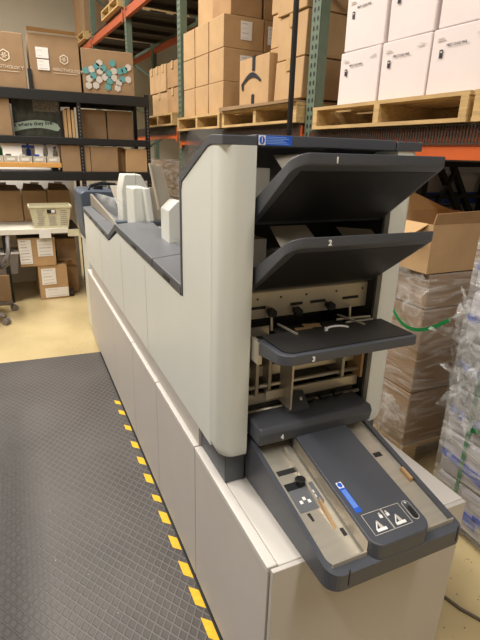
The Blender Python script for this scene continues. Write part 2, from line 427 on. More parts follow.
# slotted adjuster plate above tray 3
pl = MB().box(0.073, 0.4705, 1.058, 1.062, 1.085, 1.158).build('adjuster_plate', 'steel', mc, bevel=0.001)
for x0, x1 in ((0.085, 0.135), (0.212, 0.250), (0.275, 0.325), (0.385, 0.440)):
    MB().box(x0, x1, 1.0565, 1.0578, 1.112, 1.120).build('slot', 'black', pl)
for x, z in ((0.145, 1.105), (0.225, 1.10), (0.332, 1.104)):
    k = MB(); k.tube([(x, 1.057, z), (x, 1.038, z)], [0.007, 0.007], 10); k.tube([(x, 1.044, z), (x, 1.030, z)], [0.013, 0.012], 7)
    k.build('knob', 'black', mc)
MB().box(0.073, 0.4705, 1.062, 1.12, 1.156, 1.160).build('plate_flange', 'steel2', mc)
for x, z in ((0.145, 1.104), (0.40, 1.110)):
    MB().tube([(x, 1.04, z - .012), (x, 1.035, z - 0.048)], 0.0035, 8).build('rod', 'steel', mc)
for x in (0.11, 0.18, 0.26, 0.36, 0.452):
    MB().tube([(x, 1.0575, 1.140), (x, 1.0555, 1.140)], 0.003, 8).build('screw', 'dark', pl)
MB().tube([(0.35, 1.03, 1.064), (0.46, 1.02, 1.064)], 0.004, 8).build('rod', 'steel', mc)
MB().tube([(0.36, 1.00, 1.064), (0.45, 0.995, 1.064)], 0.004, 8).build('rod', 'steel', mc)
# metal guides behind and above the trays
def plate(name, pts, th, m_, par=mc):
    pts = [Vector(p) for p in pts]; n = (pts[1] - pts[0]).cross(pts[2] - pts[0]).normalized() * th
    b = [p for p in pts]; t = [p + n for p in pts]
    k = len(b); mb = MB(); mb.add(b + t, [tuple(range(k)), tuple(range(2 * k - 1, k - 1, -1))] + [(i, i + k, (i + 1) % k + k, (i + 1) % k) for i in range(k)])
    return mb.build(name, m_, par)
for dz in (0.0, -0.168):
    plate('guide_plate', [(0.12, 0.965, 1.462 + dz), (0.13, 1.045, 1.500 + dz), (0.215, 1.015, 1.505 + dz), (0.215, 0.94, 1.465 + dz)], 0.002, 'steel2')
    plate('guide_plate', [(0.34, 0.965, 1.440 + dz), (0.33, 1.045, 1.492 + dz), (0.44, 1.035, 1.482 + dz), (0.445, 0.975, 1.445 + dz)], 0.002, 'steel2')
    MB().box(0.073, 0.471, 1.12, 1.14, 1.40 + dz, 1.425 + dz).build('cross_rail', 'steel2', mc, bevel=0.002)
    MB().box(0.073, 0.471, 1.10, 1.12, 1.345 + dz, 1.36 + dz).build('cross_rail', 'steel2', mc, bevel=0.002)
    MB().box(0.075, 0.12, 1.04, 1.12, 1.40 + dz, 1.47 + dz).build('bracket', 'steel', mc)
# feeder trays 1 and 2: wedge shaped, tilted up towards the front; tray 3 level
def tray(num, zf_top, zf_bot, zr_top, zr_bot, yr, yf=0.845, flat=False):
    # plan outline, front-left corner strongly rounded, front-right a little
    x0, x1 = 0.075, 0.477
    plan = roundrect(x0, x1, yf, yr, (0.034, 0.010, 0, 0), 8)
    def z(y, a, b): t = (y - yf) / (yr - yf); return a + (b - a) * t
    n = len(plan)
    vs = [(x, y, z(y, zf_bot, zr_bot)) for x, y in plan] + [(x, y, z(y, zf_top, zr_top)) for x, y in plan]
    fs = [tuple(range(n)), tuple(range(2 * n - 1, n - 1, -1))] + [(i, i + n, (i + 1) % n + n, (i + 1) % n) for i in range(n)]
    t = MB().add(vs, fs).build('feeder_tray', 'char', mc, bevel=0.003)
    text(str(num), 0.017, 'tray_number', 'clearwhite', t, ((0.172 if num != 3 else 0.155) - 0.004, yf - 0.0015, (zf_top + zf_bot) / 2 - 0.008), (1, 0, 0), (0, 0, 1), bold=0.0006)
    return t, z
for num, zt in ((1, 1.508), (2, 1.338)):
    t, z = tray(num, zt, zt - 0.024, zt - 0.118, zt - 0.172, 1.045)
    zz = lambda y: z(y, zt - 0.024, zt - 0.172) - 0.0012
    # recessed underside panel and its slots
    pn = [(0.098, 0.862), (0.465, 0.862), (0.468, 1.03), (0.088, 1.03)]
    MB().add([(x, y, zz(y)) for x, y in pn] + [(x, y, zz(y) + 0.004) for x, y in pn], [(0, 1, 2, 3), (7, 6, 5, 4), (0, 4, 5, 1), (1, 5, 6, 2), (2, 6, 7, 3), (3, 7, 4, 0)]).build('underside_panel', 'black', t)
    for x, y in ((0.335, 0.885), (0.312, 0.915), (0.21, 0.975)):
        MB().add([(x, y + .018, zz(y + .018) - .001), (x + .004, y + .018, zz(y + .018) - .001), (x + .016, y, zz(y) - .001), (x + .012, y, zz(y) - .001)], [(0, 1, 2, 3)]).build('slot', 'dark', t)
t, z = tray(3, 1.066, 1.040, 1.058, 1.018, 0.985)
MB().prism(roundrect(0.088, 0.470, 0.858, 0.985, (0.028, 0.005, 0, 0)), 2, 1.0665, 1.0675).build('tray_liner', 'dark', t)
plate('tray_bed', [(0.15, 0.985, 1.053), (0.476, 0.985, 1.053), (0.471, 1.05, 1.053), (0.15, 1.05, 1.053)], 0.003, 'dark')
MB().box(0.076, 0.15, 0.965, 1.08, 1.030, 1.034).build('tray_bracket', 'dark', mc)
MB().box(0.072, 0.084, 0.968, 1.08, 0.995, 1.055).build('tray_bracket', 'steel', mc, bevel=.001)
MB().box(0.084, 0.15, 1.06, 1.065, 1.032, 1.060).build('tray_bracket', 'steel', mc)
MB().tube([(0.09, 0.985, 1.05), (0.165, 0.985, 1.05)], 0.004, 8).build('rod', 'steel', mc)
plate('side_guide', [(0.172, 0.955, 1.0685), (0.178, 0.955, 1.0685), (0.168, 1.04, 1.0685), (0.162, 1.04, 1.0685)], 0.004, 'steel')
plate('side_guide', [(0.385, 0.955, 1.0685), (0.391, 0.955, 1.0685), (0.37, 1.05, 1.0685), (0.364, 1.05, 1.0685)], 0.004, 'steel')
for (xa, ya) in ((0.20, 1.0), (0.235, 1.02)):
    plate('feed_strip', [(xa, ya, 1.058), (xa + .05, ya - .012, 1.058), (xa + .055, ya + .008, 1.058), (xa + .005, ya + .02, 1.058)], 0.003, 'card')
# white printed symbol on the tray bed
sy = MB(); arc = [(0.300 + 0.034 * math.cos(a), 0.955 + 0.020 * math.sin(a), 1.0682) for a in [PI * k / 9 for k in range(10)]]
sy.tube(arc, 0.0035, 6); sy.tube([(0.262, 0.955, 1.0682), (0.275, 0.975, 1.0682)], 0.003, 6)
sy.build('printed_symbol', 'clearwhite', t)
# lower feeder 4: charcoal trough, steel bed, centre cover with buttons, head block
fp = roundrect(0.080, 0.470, 0.600, 1.04, (0.035, 0.02, 0, 0))
fr = MB()
def zf(y): return 0.650 + (y - 0.60) * 0.22
n = len(fp)
inner = roundrect(0.094, 0.456, 0.622, 1.04, (0.028, 0.015, 0, 0))
assert len(inner) == n
def zb(y): return 0.606
vs = [(x, y, zb(y)) for x, y in fp] + [(x, y, zf(y)) for x, y in fp] + [(x, y, zf(y)) for x, y in inner] + [(x, y, zf(y) - 0.014) for x, y in inner]
fs = [tuple(range(n))]
for i in range(n):
    j = (i + 1) % n
    fs += [(i, j, n + j, n + i), (n + i, n + j, 2 * n + j, 2 * n + i), (2 * n + i, 2 * n + j, 3 * n + j, 3 * n + i)]
fs.append(tuple(range(4 * n - 1, 3 * n - 1, -1)))
tr = fr.add(vs, fs).build('feeder_trough', 'char', mc)
bed = [(x, y, zf(y) - 0.0135) for x, y in inner]
b2 = [(x, y, z_ + 0.004) for x, y, z_ in bed]
bd = MB().add(bed + b2, [tuple(range(n)), tuple(range(2 * n - 1, n - 1, -1))] + [(i, i + n, (i + 1) % n + n, (i + 1) % n) for i in range(n)]).build('steel_bed', 'steel', mc)
zbed = lambda y: zf(y) - 0.0093
def on_bed(name, pts, m_, h=0.001, par=bd):
    k = len(pts); b = [(x, y, zbed(y)) for x, y in pts]; t_ = [(x, y, zbed(y) + h) for x, y in pts]
    return MB().add(b + t_, [tuple(range(k)), tuple(range(2 * k - 1, k - 1, -1))] + [(i, i + k, (i + 1) % k + k, (i + 1) % k) for i in range(k)]).build(name, m_, par)
on_bed('slot', [(0.105, 0.885), (0.158, 0.885), (0.158, 0.900), (0.105, 0.900)], 'dark')
on_bed('slot', [(0.104, 0.835), (0.150, 0.835), (0.150, 0.857), (0.104, 0.857)], 'black')
on_bed('printed_panel', [(0.104, 0.770), (0.170, 0.770), (0.182, 0.785), (0.182, 0.845), (0.104, 0.834)], 'char2')
for x, y in ((0.118, 0.792), (0.130, 0.800), (0.140, 0.790), (0.163, 0.812), (0.162, 0.798)):
    on_bed('panel_mark', [(x, y), (x + .008, y), (x + .008, y + .009), (x, y + .009)], 'clearwhite', 0.0018)
on_bed('slot', [(0.121, 0.742), (0.127, 0.742), (0.127, 0.764), (0.118, 0.764)], 'dark')
kb = MB(); kb.tube([(0.148, 0.848, 0.690), (0.148, 0.848, 0.712)], [0.013, 0.015], 7); kb.build('knob', 'black', mc, bevel=.002)
gd = MB().hexa([(0.158, 0.700, .654), (0.165, 0.700, .654), (0.165, 0.955, .72), (0.158, 0.955, .72)], [(0.158, 0.700, .662), (0.165, 0.700, .662), (0.165, 0.955, .735), (0.158, 0.955, .735)])
gd.build('paper_guide', 'steel', mc)
MB().hexa([(0.160, 0.690, .654), (0.172, 0.690, .654), (0.170, 0.78, .676), (0.160, 0.78, .676)], [(0.161, 0.695, .658), (0.164, 0.695, .658), (0.164, 0.78, .70), (0.161, 0.78, .70)]).build('guide_tongue', 'card', mc)
on_bed('slot', [(0.173, 0.685), (0.183, 0.685), (0.183, 0.705), (0.173, 0.705)], 'dark')
on_bed('slot', [(0.405, 0.86), (0.43, 0.86), (0.43, 0.875), (0.405, 0.875)], 'dark')
on_bed('stop_block', [(0.376, 0.70), (0.386, 0.70), (0.386, 0.93), (0.376, 0.93)], 'black', 0.014)
on_bed('edge_guide', [(0.441, 0.76), (0.451, 0.76), (0.451, 0.80), (0.441, 0.80)], 'card', 0.012)
MB().box(0.096, 0.19, 0.6215, 0.6255, 0.6535, 0.6665).build('bed_lip', 'steel', mc, bevel=.001)
MB().box(0.36, 0.455, 0.6215, 0.6255, 0.6535, 0.6665).build('bed_lip', 'steel', mc, bevel=.001)
MB().box(0.126, 0.1275, 0.5985, 0.601, 0.618, 0.662).build('joint_gap', 'black', tr)
MB().box(0.447, 0.4485, 0.5985, 0.601, 0.618, 0.662).build('joint_gap', 'black', tr)
# centre cover
cp = roundrect(0.192, 0.362, 0.601, 0.99, (0.030, 0.03, 0, 0))
zc = lambda y: 0.692 + (y - 0.600) * 0.205
n2 = len(cp)
vs = [(x, y, zf(y) - 0.008) for x, y in cp] + [(x, y, zc(y)) for x, y in cp]
cc = MB().add(vs, [tuple(range(n2)), tuple(range(2 * n2 - 1, n2 - 1, -1))] + [(i, i + n2, (i + 1) % n2 + n2, (i + 1) % n2) for i in range(n2)]).build('centre_cover', 'char', mc, bevel=0.004)
plate('cover_side', [(0.1905, 0.625, 0.654), (0.1905, 0.96, .726), (0.1905, 0.96, 0.757), (0.1905, 0.625, 0.690)], 0.001, 'steel2', cc)
def on_cover(name, pts, m_, h=0.0008, par=cc):
    pts = [(x + .006, y + .008) for x, y in pts]
    k = len(pts); b = [(x, y, zc(y)) for x, y in pts]; t_ = [(x, y, zc(y) + h) for x, y in pts]
    return MB().add(b + t_, [tuple(range(k)), tuple(range(2 * k - 1, k - 1, -1))] + [(i, i + k, (i + 1) % k + k, (i + 1) % k) for i in range(k)]).build(name, m_, par)
def R4(x0, x1, y0, y1): return [(x0, y0), (x1, y0), (x1, y1), (x0, y1)]
bl = on_cover('instruction_label', R4(0.200, 0.217, 0.682, 0.772), 'blue')
on_cover('label_symbol_field', R4(0.2005, 0.2165, 0.754, 0.7715), 'clearwhite', 0.0011, bl)
on_cover('symbol_disc', [(0.2085 + .0062 * math.cos(a * PI / 8), 0.763 + .0075 * math.sin(a * PI / 8)) for a in range(16)], 'blue', 0.0014, bl)
for k in range(4): on_cover('label_line', R4(0.2025 + k * .0034, 0.2042 + k * .0034, 0.695, 0.748), 'bluelight', 0.0011, bl)
def frame_on(x0, x1, y0, y1, w_=0.0011):
    for a in (R4(x0, x1, y0, y0 + w_), R4(x0, x1, y1 - w_, y1), R4(x0, x0 + w_, y0, y1), R4(x1 - w_, x1, y0, y1)): on_cover('button_outline', a, 'palegrey')
frame_on(0.206, 0.262, 0.618, 0.674); frame_on(0.263, 0.316, 0.618, 0.674)
for ox in (0.218, 0.274):
    on_cover('lever_symbol', [(ox, 0.624), (ox + .028, 0.624), (ox + .028, 0.631), (ox, 0.631)], 'clearwhite')
    on_cover('lever_symbol', [(ox, 0.631), (ox + .003, 0.631), (ox + .017, 0.650), (ox + .013, 0.650)], 'clearwhite')
    on_cover('lever_symbol', [(ox + .012, 0.631), (ox + .022, 0.631), (ox + .016, 0.650), (ox + .013, 0.650)], 'palegrey')
for ox in (0.247, 0.267):
    on_cover('lock_symbol', R4(ox, ox + .008, 0.652, 0.660), 'clearwhite')
    on_cover('lock_symbol', R4(ox + .0015, ox + .0065, 0.6605, 0.666), 'palegrey')
ov = [(0.334 + .0105 * math.cos(a), (0.664 if math.sin(a) > 0 else 0.632) + .0105 * math.sin(a)) for a in [2 * PI * k / 20 + .01 for k in range(20)]]
on_cover('rocker_ring', ov, 'palegrey', 0.0008)
ov2 = [(0.334 + (x - .334) * .88, 0.648 + (y - .648) * .95) for x, y in ov]
on_cover('rocker_field', ov2, 'char', 0.0012)
on_cover('rocker_button', [(0.334 + (x - .334) * .6, 0.640 + (y - .648) * .6) for x, y in ov], 'black', 0.004)
text('+', 0.016, 'plus_mark', 'clearwhite', cc, (0.3355, 0.670, zc(0.670) + 0.0015), (1, 0, 0), (0, 1, .205))
# head block 4
hp = [(0.952, 0.758), (0.944, 0.795), (0.955, 0.812), (1.09, 0.812), (1.09, 0.758)]
hb = MB().prism(hp, 0, 0.078, 0.450)
ho = hb.build('feeder_head', 'char', mc, bevel=0.007, seg=3)
text('4', 0.019, 'tray_number', 'clearwhite', ho, (0.140, 0.9445, 0.772), (1, 0, 0), (0, 0.12, 1), bold=0.0006)
MB().prism([(1.0, 0.812), (1.045, 0.850), (1.05, 0.846), (1.012, 0.811)], 0, 0.19, 0.265).build('sensor_flap', 'char', mc, bevel=.002)
for x in (0.203, 0.243): MB().box(x, x + .006, 1.020, 1.028, 0.832, 0.840).build('sensor_dot', 'clearwhite', mc)
MB().box(0.085, 0.45, 1.05, 1.07, 0.813, 0.828).build('head_rail', 'dark', mc)
for x in (0.27, 0.32, 0.37): MB().tube([(x, 1.035, 0.820), (x + .03, 1.035, 0.822)], 0.008, 8).build('roller', 'black', mc)
# smoked lid at the tower's rear
ld = plate('rear_lid', [(0.10, 1.40, 1.39), (0.10, 1.74, 1.40), (0.125, 1.66, 1.577), (0.125, 1.35, 1.567), (0.11, 1.34, 1.50)], 0.004, 'acrylic')
# low run: grey flap covers along the rear part
def flap(y0, z0, y1, z1, x1a, x1b, name='flap_cover'):
    b = [(XS - .002, y0, z0), (x1a, y0, z0 + .015), (x1b, y1, z1 + .015), (XS - .002, y1, z1)]
    t_ = [(x, y, z_ + 0.010) for x, y, z_ in b]
    d = MB().hexa(b, t_).build(name, 'char2', mc, bevel=.003)
    MB().hexa([(XS - .003, y0, z0 - .022), (XS + .01, y0, z0 - .022), (XS + .01, y1, z1 - .022), (XS - .003, y1, z1 - .022)],
              [(XS - .003, y0, z0), (XS + .01, y0, z0), (XS + .01, y1, z1), (XS - .003, y1, z1)]).build('flap_edge', 'char', d)
    yc = y0 + (y1 - y0) * .35; zz_ = z0 + (z1 - z0) * .35
    MB().box(XS - .0045, XS - .0028, yc, yc + .075, zz_ - .016, zz_ - .002).build('finger_slot', 'black', d)
    return d
flap(1.33, 1.112, 1.665, 1.122, 0.115, 0.120)
flap(1.675, 1.122, 2.40, 1.146, 0.120, 0.165)
flap(2.64, 1.058, 3.05, 1.072, 0.15, 0.12)
flap(3.06, 1.072, 3.71, 1.094, 0.12, 0.10)
MB().hexa([(XS - .003, 2.40, 1.13), (0.10, 2.40, 1.13), (0.10, 2.63, 1.045), (XS - .003, 2.63, 1.045)], [(XS - .003, 2.40, 1.156), (0.10, 2.40, 1.156), (0.10, 2.63, 1.068), (XS - .003, 2.63, 1.068)]).build('step_edge', 'char', mc)
MB().box(0.012, 0.55, 1.335, 3.70, 0.712, 1.03).build('rear_chassis', 'dark', mc)
MB().box(0.545, 0.556, 1.30, 3.70, 0.712, 1.06).build('rear_cover', 'white', mc)
# feeder stations: cream uprights with chamfered tops and steel paper magazines between them
def fin(x0, x1, y0, y1, z0, z1, ch):
    pr = [(x0, z0), (x1, z0), (x1, z1 - ch), (x1 - ch * .55, z1), (x0 + ch * .22, z1), (x0, z1 - ch * .9)]
    f = MB().prism(pr, 1, y0, y1).build('station_cover', 'white', mc, bevel=.006)
    return f
fin(0.112, 0.285, 2.86, 3.02, 1.03, 1.372, 0.10)
MB().box(0.196, 0.1975, 2.8585, 2.86, 1.05, 1.380).build('panel_seam', 'steel2', mc)
fin(0.086, 0.165, 2.42, 2.60, 1.06, 1.328, 0.012)
MB().hexa([(0.146, 2.36, 1.15), (0.176, 2.36, 1.15), (0.176, 2.42, 1.15), (0.146, 2.42, 1.15)], [(0.130, 2.37, 1.33), (0.160, 2.37, 1.33), (0.160, 2.42, 1.33), (0.130, 2.42, 1.33)]).build('station_edge', 'white', mc, bevel=.006)
MB().box(0.162, 0.236, 2.40, 2.41, 1.14, 1.332).build('paper_magazine', 'steel', mc)
MB().box(0.150, 0.236, 2.345, 2.398, 1.150, 1.172).build('feed_roller_bar', 'char', mc, bevel=.004)
MB().box(0.158, 0.236, 2.34, 2.40, 1.03, 1.145).build('station_cover', 'white', mc, bevel=.006)
MB().prism([(0.104, 1.03), (0.175, 1.03), (0.175, 1.300), (0.165, 1.315), (0.142, 1.315), (0.104, 1.280)], 1, 1.86, 1.98).build('station_cover', 'white', mc, bevel=.005)
MB().hexa([(0.100, 2.0, 1.27), (0.165, 2.0, 1.27), (0.165, 2.012, 1.27), (0.100, 2.012, 1.27)], [(0.075, 2.02, 1.45), (0.128, 2.02, 1.44), (0.128, 2.032, 1.44), (0.075, 2.032, 1.45)]).build('paper_magazine', 'steel2', mc)
MB().tube([(0.100, 1.99, 1.27), (0.072, 2.01, 1.455)], 0.006, 8).build('magazine_rail', 'steel', mc)
MB().box(0.150, 0.166, 1.84, 1.86, 1.13, 1.17).build('catch', 'grey', mc, bevel=.004)
for x in (0.12, 0.155, 0.19):
    MB().tube([(x, 2.72, 1.10), (x, 2.70, 1.21)], 0.010, 8).build('feed_finger', 'black', mc)
MB().box(0.03, 0.23, 2.60, 2.66, 1.128, 1.140).build('cross_bar', 'blue_char', mc, bevel=.002)
plate('clear_shield', [(0.05, 2.78, 1.09), (0.05, 3.55, 1.13), (0.07, 3.62, 1.21), (0.12, 2.82, 1.23)], 0.003, 'clearfilm')
MB().hexa([(0.06, 2.80, 1.08), (0.075, 2.80, 1.08), (0.05, 3.65, 1.12), (0.035, 3.65, 1.12)], [(0.06, 2.80, 1.10), (0.075, 2.80, 1.10), (0.05, 3.65, 1.20), (0.035, 3.65, 1.20)]).build('inner_rail', 'steel2', mc)
plate('paper_magazine', [(0.12, 2.95, 1.12), (0.13, 3.35, 1.28), (0.24, 3.35, 1.28), (0.22, 2.95, 1.12)], 0.006, 'steel2')
# end module: slate cover over a lower cream unit
MB().prism([(-0.02, 0.98), (0.008, 0.82), (0.5, 0.82), (0.5, 1.20), (0.02, 1.215), (-0.02, 1.195)], 1, 3.76, 4.24).build('end_cover', 'blue_char', mc, bevel=.01)
MB().box(0.012, 0.54, 3.88, 4.22, 0.03, 0.80).build('end_cabinet', 'white', mc, bevel=.006)
MB().box(0.005, 0.54, 3.87, 4.23, 0.80, 0.83).build('end_band', 'palegrey', mc)
MB().tube([(0.03, 3.80, 1.19), (0.06, 3.83, 1.245), (0.14, 3.86, 1.262), (0.26, 3.90, 1.25)], 0.012, 8).build('hose', 'black', mc)
for x in (0.10, 0.24, 0.34): MB().box(x, x + .07, 3.92, 4.1, 1.20, 1.245).build('end_unit', 'black', mc, bevel=.008)

# ------------------------------------------------------------ carton builder
def carton(name, label, cat, loc, sx, sy, sz, m_='card', rz=0, group=None, tape=True, lab=None, rx=0, flaps=False, bulge=0.004, facex=True):
    """carton with its lower near corner (x min, y min) at loc; local axes x,y,z. lab: list of (face, a0,a1,z0,z1) labels"""
    t = thing(name, label, cat, loc, rz, group)
    t.rotation_euler = (rx, 0, rz)
    r = random.Random(int(abs(loc[0] * 977 + loc[1] * 631 + loc[2] * 389) * 100))
    e = lambda: r.uniform(-bulge, bulge)
    b = [(e(), e(), 0), (sx + e(), e(), 0), (sx + e(), sy + e(), 0), (e(), sy + e(), 0)]
    tp = [(e(), e(), sz + e() * .4), (sx + e(), e(), sz + e() * .4), (sx + e(), sy + e(), sz + e() * .4), (e(), sy + e(), sz + e() * .4)]
    if flaps:
        th = 0.006
        mb = MB().box(0, sx, 0, th, 0, sz).box(0, sx, sy - th, sy, 0, sz).box(0, th, th, sy - th, 0, sz).box(sx - th, sx, th, sy - th, 0, sz).box(th, sx - th, th, sy - th, 0, th)
        mb.build('carton_body', m_, t)
    else:
        MB().hexa(b, tp).build('carton_body', m_, t, bevel=0.006, seg=2)
    if tape:
        if facex:
            MB().prism([(-.0065, sz * .72), (-.0065, sz + .004), (sx, sz + .004), (sx, sz + .001), (-.0045, sz + .001), (-.0045, sz * .72)], 1, sy / 2 - .026, sy / 2 + .026).build('tape_strip', 'tape', t)
        else:
            MB().prism([(-.0065, sz * .72), (-.0065, sz + .004), (sy, sz + .004), (sy, sz + .001), (-.0045, sz + .001), (-.0045, sz * .72)], 0, sx / 2 - .026, sx / 2 + .026).build('tape_strip', 'tape', t)
    for L in (lab or []):
        f, a0, a1, z0, z1 = L[:5]
        if f == 'y':
            o = MB().box(a0, a1, -.007, -.0045, z0, z1).build('paper_label', 'paper', t)
            g = MB(); n_ = max(2, int((z1 - z0) / 0.03))
            for k in range(n_):
                zz_ = z1 - (k + .6) * (z1 - z0) / n_
                g.box(a0 + (a1 - a0) * .12, a0 + (a1 - a0) * r.uniform(.5, .9), -.0078, -.007, zz_, zz_ + (z1 - z0) * (.015 if k % 2 else .03))
            g.build('printed_lines', 'print', o)
        else:
            o = MB().box(-.007, -.0045, a0, a1, z0, z1).build('paper_label', 'paper', t)
            g = MB(); n_ = max(2, int((z1 - z0) / 0.03))
            for k in range(n_):
                zz_ = z1 - (k + .6) * (z1 - z0) / n_
                g.box(-.0078, -.007, a0 + (a1 - a0) * .12, a0 + (a1 - a0) * r.uniform(.5, .9), zz_, zz_ + (z1 - z0) * (.015 if k % 2 else .03))
            g.build('printed_lines', 'print', o)
    return t

# ------------------------------------------------------------ pallet racking on the right; local x = into the rack, local y = along the aisle
RZ = math.radians(4.0)
RO = Vector((1.55, 0, 0))
def RW(t, s, z): return (RO.x + t * math.cos(RZ) - s * math.sin(RZ), t * math.sin(RZ) + s * math.cos(RZ), z)
def upright(s, label, ztop=4.6, dep=1.07):
    t = thing('rack_upright', label, 'rack frame', RW(0, s, 0), RZ, 'green rack uprights')
    for x in (0.0, dep - 0.07):
        p = MB().box(x, x + .003, -.045, .045, 0, ztop).box(x, x + .07, -.045, -.042, 0, ztop).box(x, x + .07, .042, .045, 0, ztop).build('post', 'green', t)
        h = MB()
        z = 0.3
        while z < min(ztop, 3.6):
            for y, dz in ((-.020, 0.0), (.016, 0.0)):
                h.add([(x - .001, y - .006, z + dz), (x - .001, y + .006, z + dz), (x - .001, y + .009, z + .016 + dz), (x - .001, y + .004, z + .027 + dz), (x - .001, y - .004, z + .027 + dz), (x - .001, y - .009, z + .016 + dz)], [(0, 1, 2, 3, 4, 5)])
            z += 0.0508
        h.build('slot_holes', 'black', p)
        MB().box(x - .02, x + .09, -.07, .07, 0, .008).build('foot_plate', 'green', t)
    z = 0.25; k = 0
    while z < ztop - .7:
        a, b = ((0.06, z), (dep - .06, z + .55)) if k % 2 == 0 else ((dep - .06, z), (0.06, z + .55))
        MB().bar((a[0], 0, a[1]), (b[0], 0, b[1]), .03, .03).build('brace', 'green', t)
        z += .60; k += 1
    return t
upright(2.86, 'green perforated rack upright just left of the white cartons')
upright(5.14, 'green perforated rack upright at the far left edge of the tall tan carton stack')
upright(7.00, 'green rack upright with a diagonal brace under the high deck, behind the hexagon carton')
upright(8.95, 'farthest green rack upright, seen against the pale wall', 4.9)
upright(0.36, 'green rack upright at the near end beyond the right edge')
def beam(s0, s1, z0, z1, t0, label, m_='orange', tilt=0.0):
    t = thing('rack_beam', label, 'rack beam', RW(t0, s0, z0), RZ, None)
    L_ = s1 - s0; h = z1 - z0
    MB().hexa([(0, 0, tilt), (.05, 0, tilt), (.05, L_, 0), (0, L_, 0)], [(0, 0, h * .55 + tilt), (.05, 0, h * .55 + tilt), (.05, L_, h * .55), (0, L_, h * .55)]).hexa(
        [(.022, 0, h * .55 + tilt), (.05, 0, h * .55 + tilt), (.05, L_, h * .55), (.022, L_, h * .55)], [(.022, 0, h + tilt), (.05, 0, h + tilt), (.05, L_, h), (.022, L_, h)]).build('beam_profile', m_, t)
    for y in (0, L_):
        MB().box(-.006, .0, y - .035 if y else y, y if y else y + .035, -.03, h).build('end_connector', m_, t)
    return t
bd1 = beam(0.41, 2.812, 1.500, 1.640, -.015, 'bright orange front rack beam under the pallet of white cartons', 'orange', 0.0)
beam(0.41, 2.812, 1.50, 1.64, 1.03, 'orange rear rack beam behind the white cartons')
beam(2.908, 5.092, 1.575, 1.690, -.015, 'orange front rack beam under the pallets of tan cartons')
beam(2.908, 5.092, 1.575, 1.690, 1.03, 'orange rear rack beam under the tan cartons')
beam(5.188, 6.952, 1.64, 1.755, -.015, 'orange front rack beam beside the black shelving unit')
for t0, w_ in ((-.015, 'front'), (1.03, 'rear')):
    beam(5.188, 6.952, 3.10, 3.22, t0, 'faded orange %s beam of the high deck over the small pallet' % w_, 'orange2')
    beam(7.048, 8.902, 3.10, 3.22, t0, 'faded orange %s beam of the high deck behind the hexagon carton' % w_, 'orange2')
    beam(8.998, 10.9, 3.10, 3.22, t0, 'faded orange %s beam at the farthest end of the high deck' % w_, 'orange2')
def deck(s0, s1, z, label, wood=False):
    t = thing('rack_deck', label, 'rack deck', RW(0, s0, z + .002), RZ, None)
    L_ = s1 - s0
    if wood:
        g = MB()
        k = 0.0
        while k < L_ - .12: g.box(.0, 1.06, k, k + .135, 0, .02); k += .15
        g.build('deck_boards', 'wire', t)
        for y in (L_ * .2, L_ * .5, L_ * .8): MB().box(.05, 1.02, y, y + .05, -.05, 0).build('support_bar', 'wire', t)
    else:
        g = MB()
        k = .03
        while k < L_ - .02: g.box(.005, 1.05, k, k + .005, .004, .009); k += .05
        for x in (.03, .15, .3, .45, .6, .75, .9, 1.04): g.box(x, x + .005, .02, L_ - .02, 0, .005)
        g.build('wire_grid', 'wire', t)
        w_ = MB(); w_.box(-.026, -.020, .0, L_, -.078, -.072).box(-.026, .01, .0, L_, .004, .010)
        k = .012
        while k < L_ - .01: w_.box(-.025, -.021, k, k + .009, -.0775, .006); k += .017
        w_.build('front_lip', 'wire', t)
    return t
deck(0.41, 2.812, 1.642, 'wire deck under the white carton pallets')
deck(2.908, 5.092, 1.692, 'wire deck under the tan carton pallets')
deck(5.188, 6.952, 1.757, 'wire deck under the small far pallet')
deck(5.188, 6.952, 3.225, 'dark high rack deck seen from below, above the small pallet', True)
deck(7.048, 8.902, 3.225, 'dark high rack deck seen from below, behind the hexagon carton', True)
deck(8.998, 10.9, 3.225, 'dark high rack deck at the far end, seen from below', True)
def pallet(s0, s1, z, label, dep=1.0, t0=-.06, h=.13):
    t = thing('wooden_pallet', label, 'pallet', RW(t0, s0, z + .006), RZ, 'wooden pallets on the racking')
    L_ = s1 - s0
    for y in (0, L_ / 2 - .02, L_ - .04): MB().box(0, dep, y, y + .04, .018, h - .018).build('stringer', 'wood', t)
    n_ = 6
    for k in range(n_):
        x = k * (dep - .1) / (n_ - 1)
        MB().box(x, x + .1, -.004, L_ + .004, h - .018, h).build('deck_board', 'wood', t)
    for x in (0, dep * .33, dep * .66, dep - .1): MB().box(x, x + .1, -.002, L_ + .002, 0, .018).build('bottom_board', 'wood', t)
    return t
pallet(1.63, 2.74, 1.652, 'wooden pallet carrying the white cartons', h=.126)
pallet(0.52, 1.60, 1.652, 'wooden pallet at the right edge of the photo, next to the white carton pallet', h=.126)
pallet(2.925, 4.03, 1.702, 'wooden pallet under the carton with the curved arrow tape', h=.124)
pallet(4.08, 5.07, 1.702, 'wooden pallet under the stack of tan cartons with paper labels', h=.124)
pallet(5.22, 6.15, 1.767, 'small far wooden pallet beside the black shelving', h=.124)
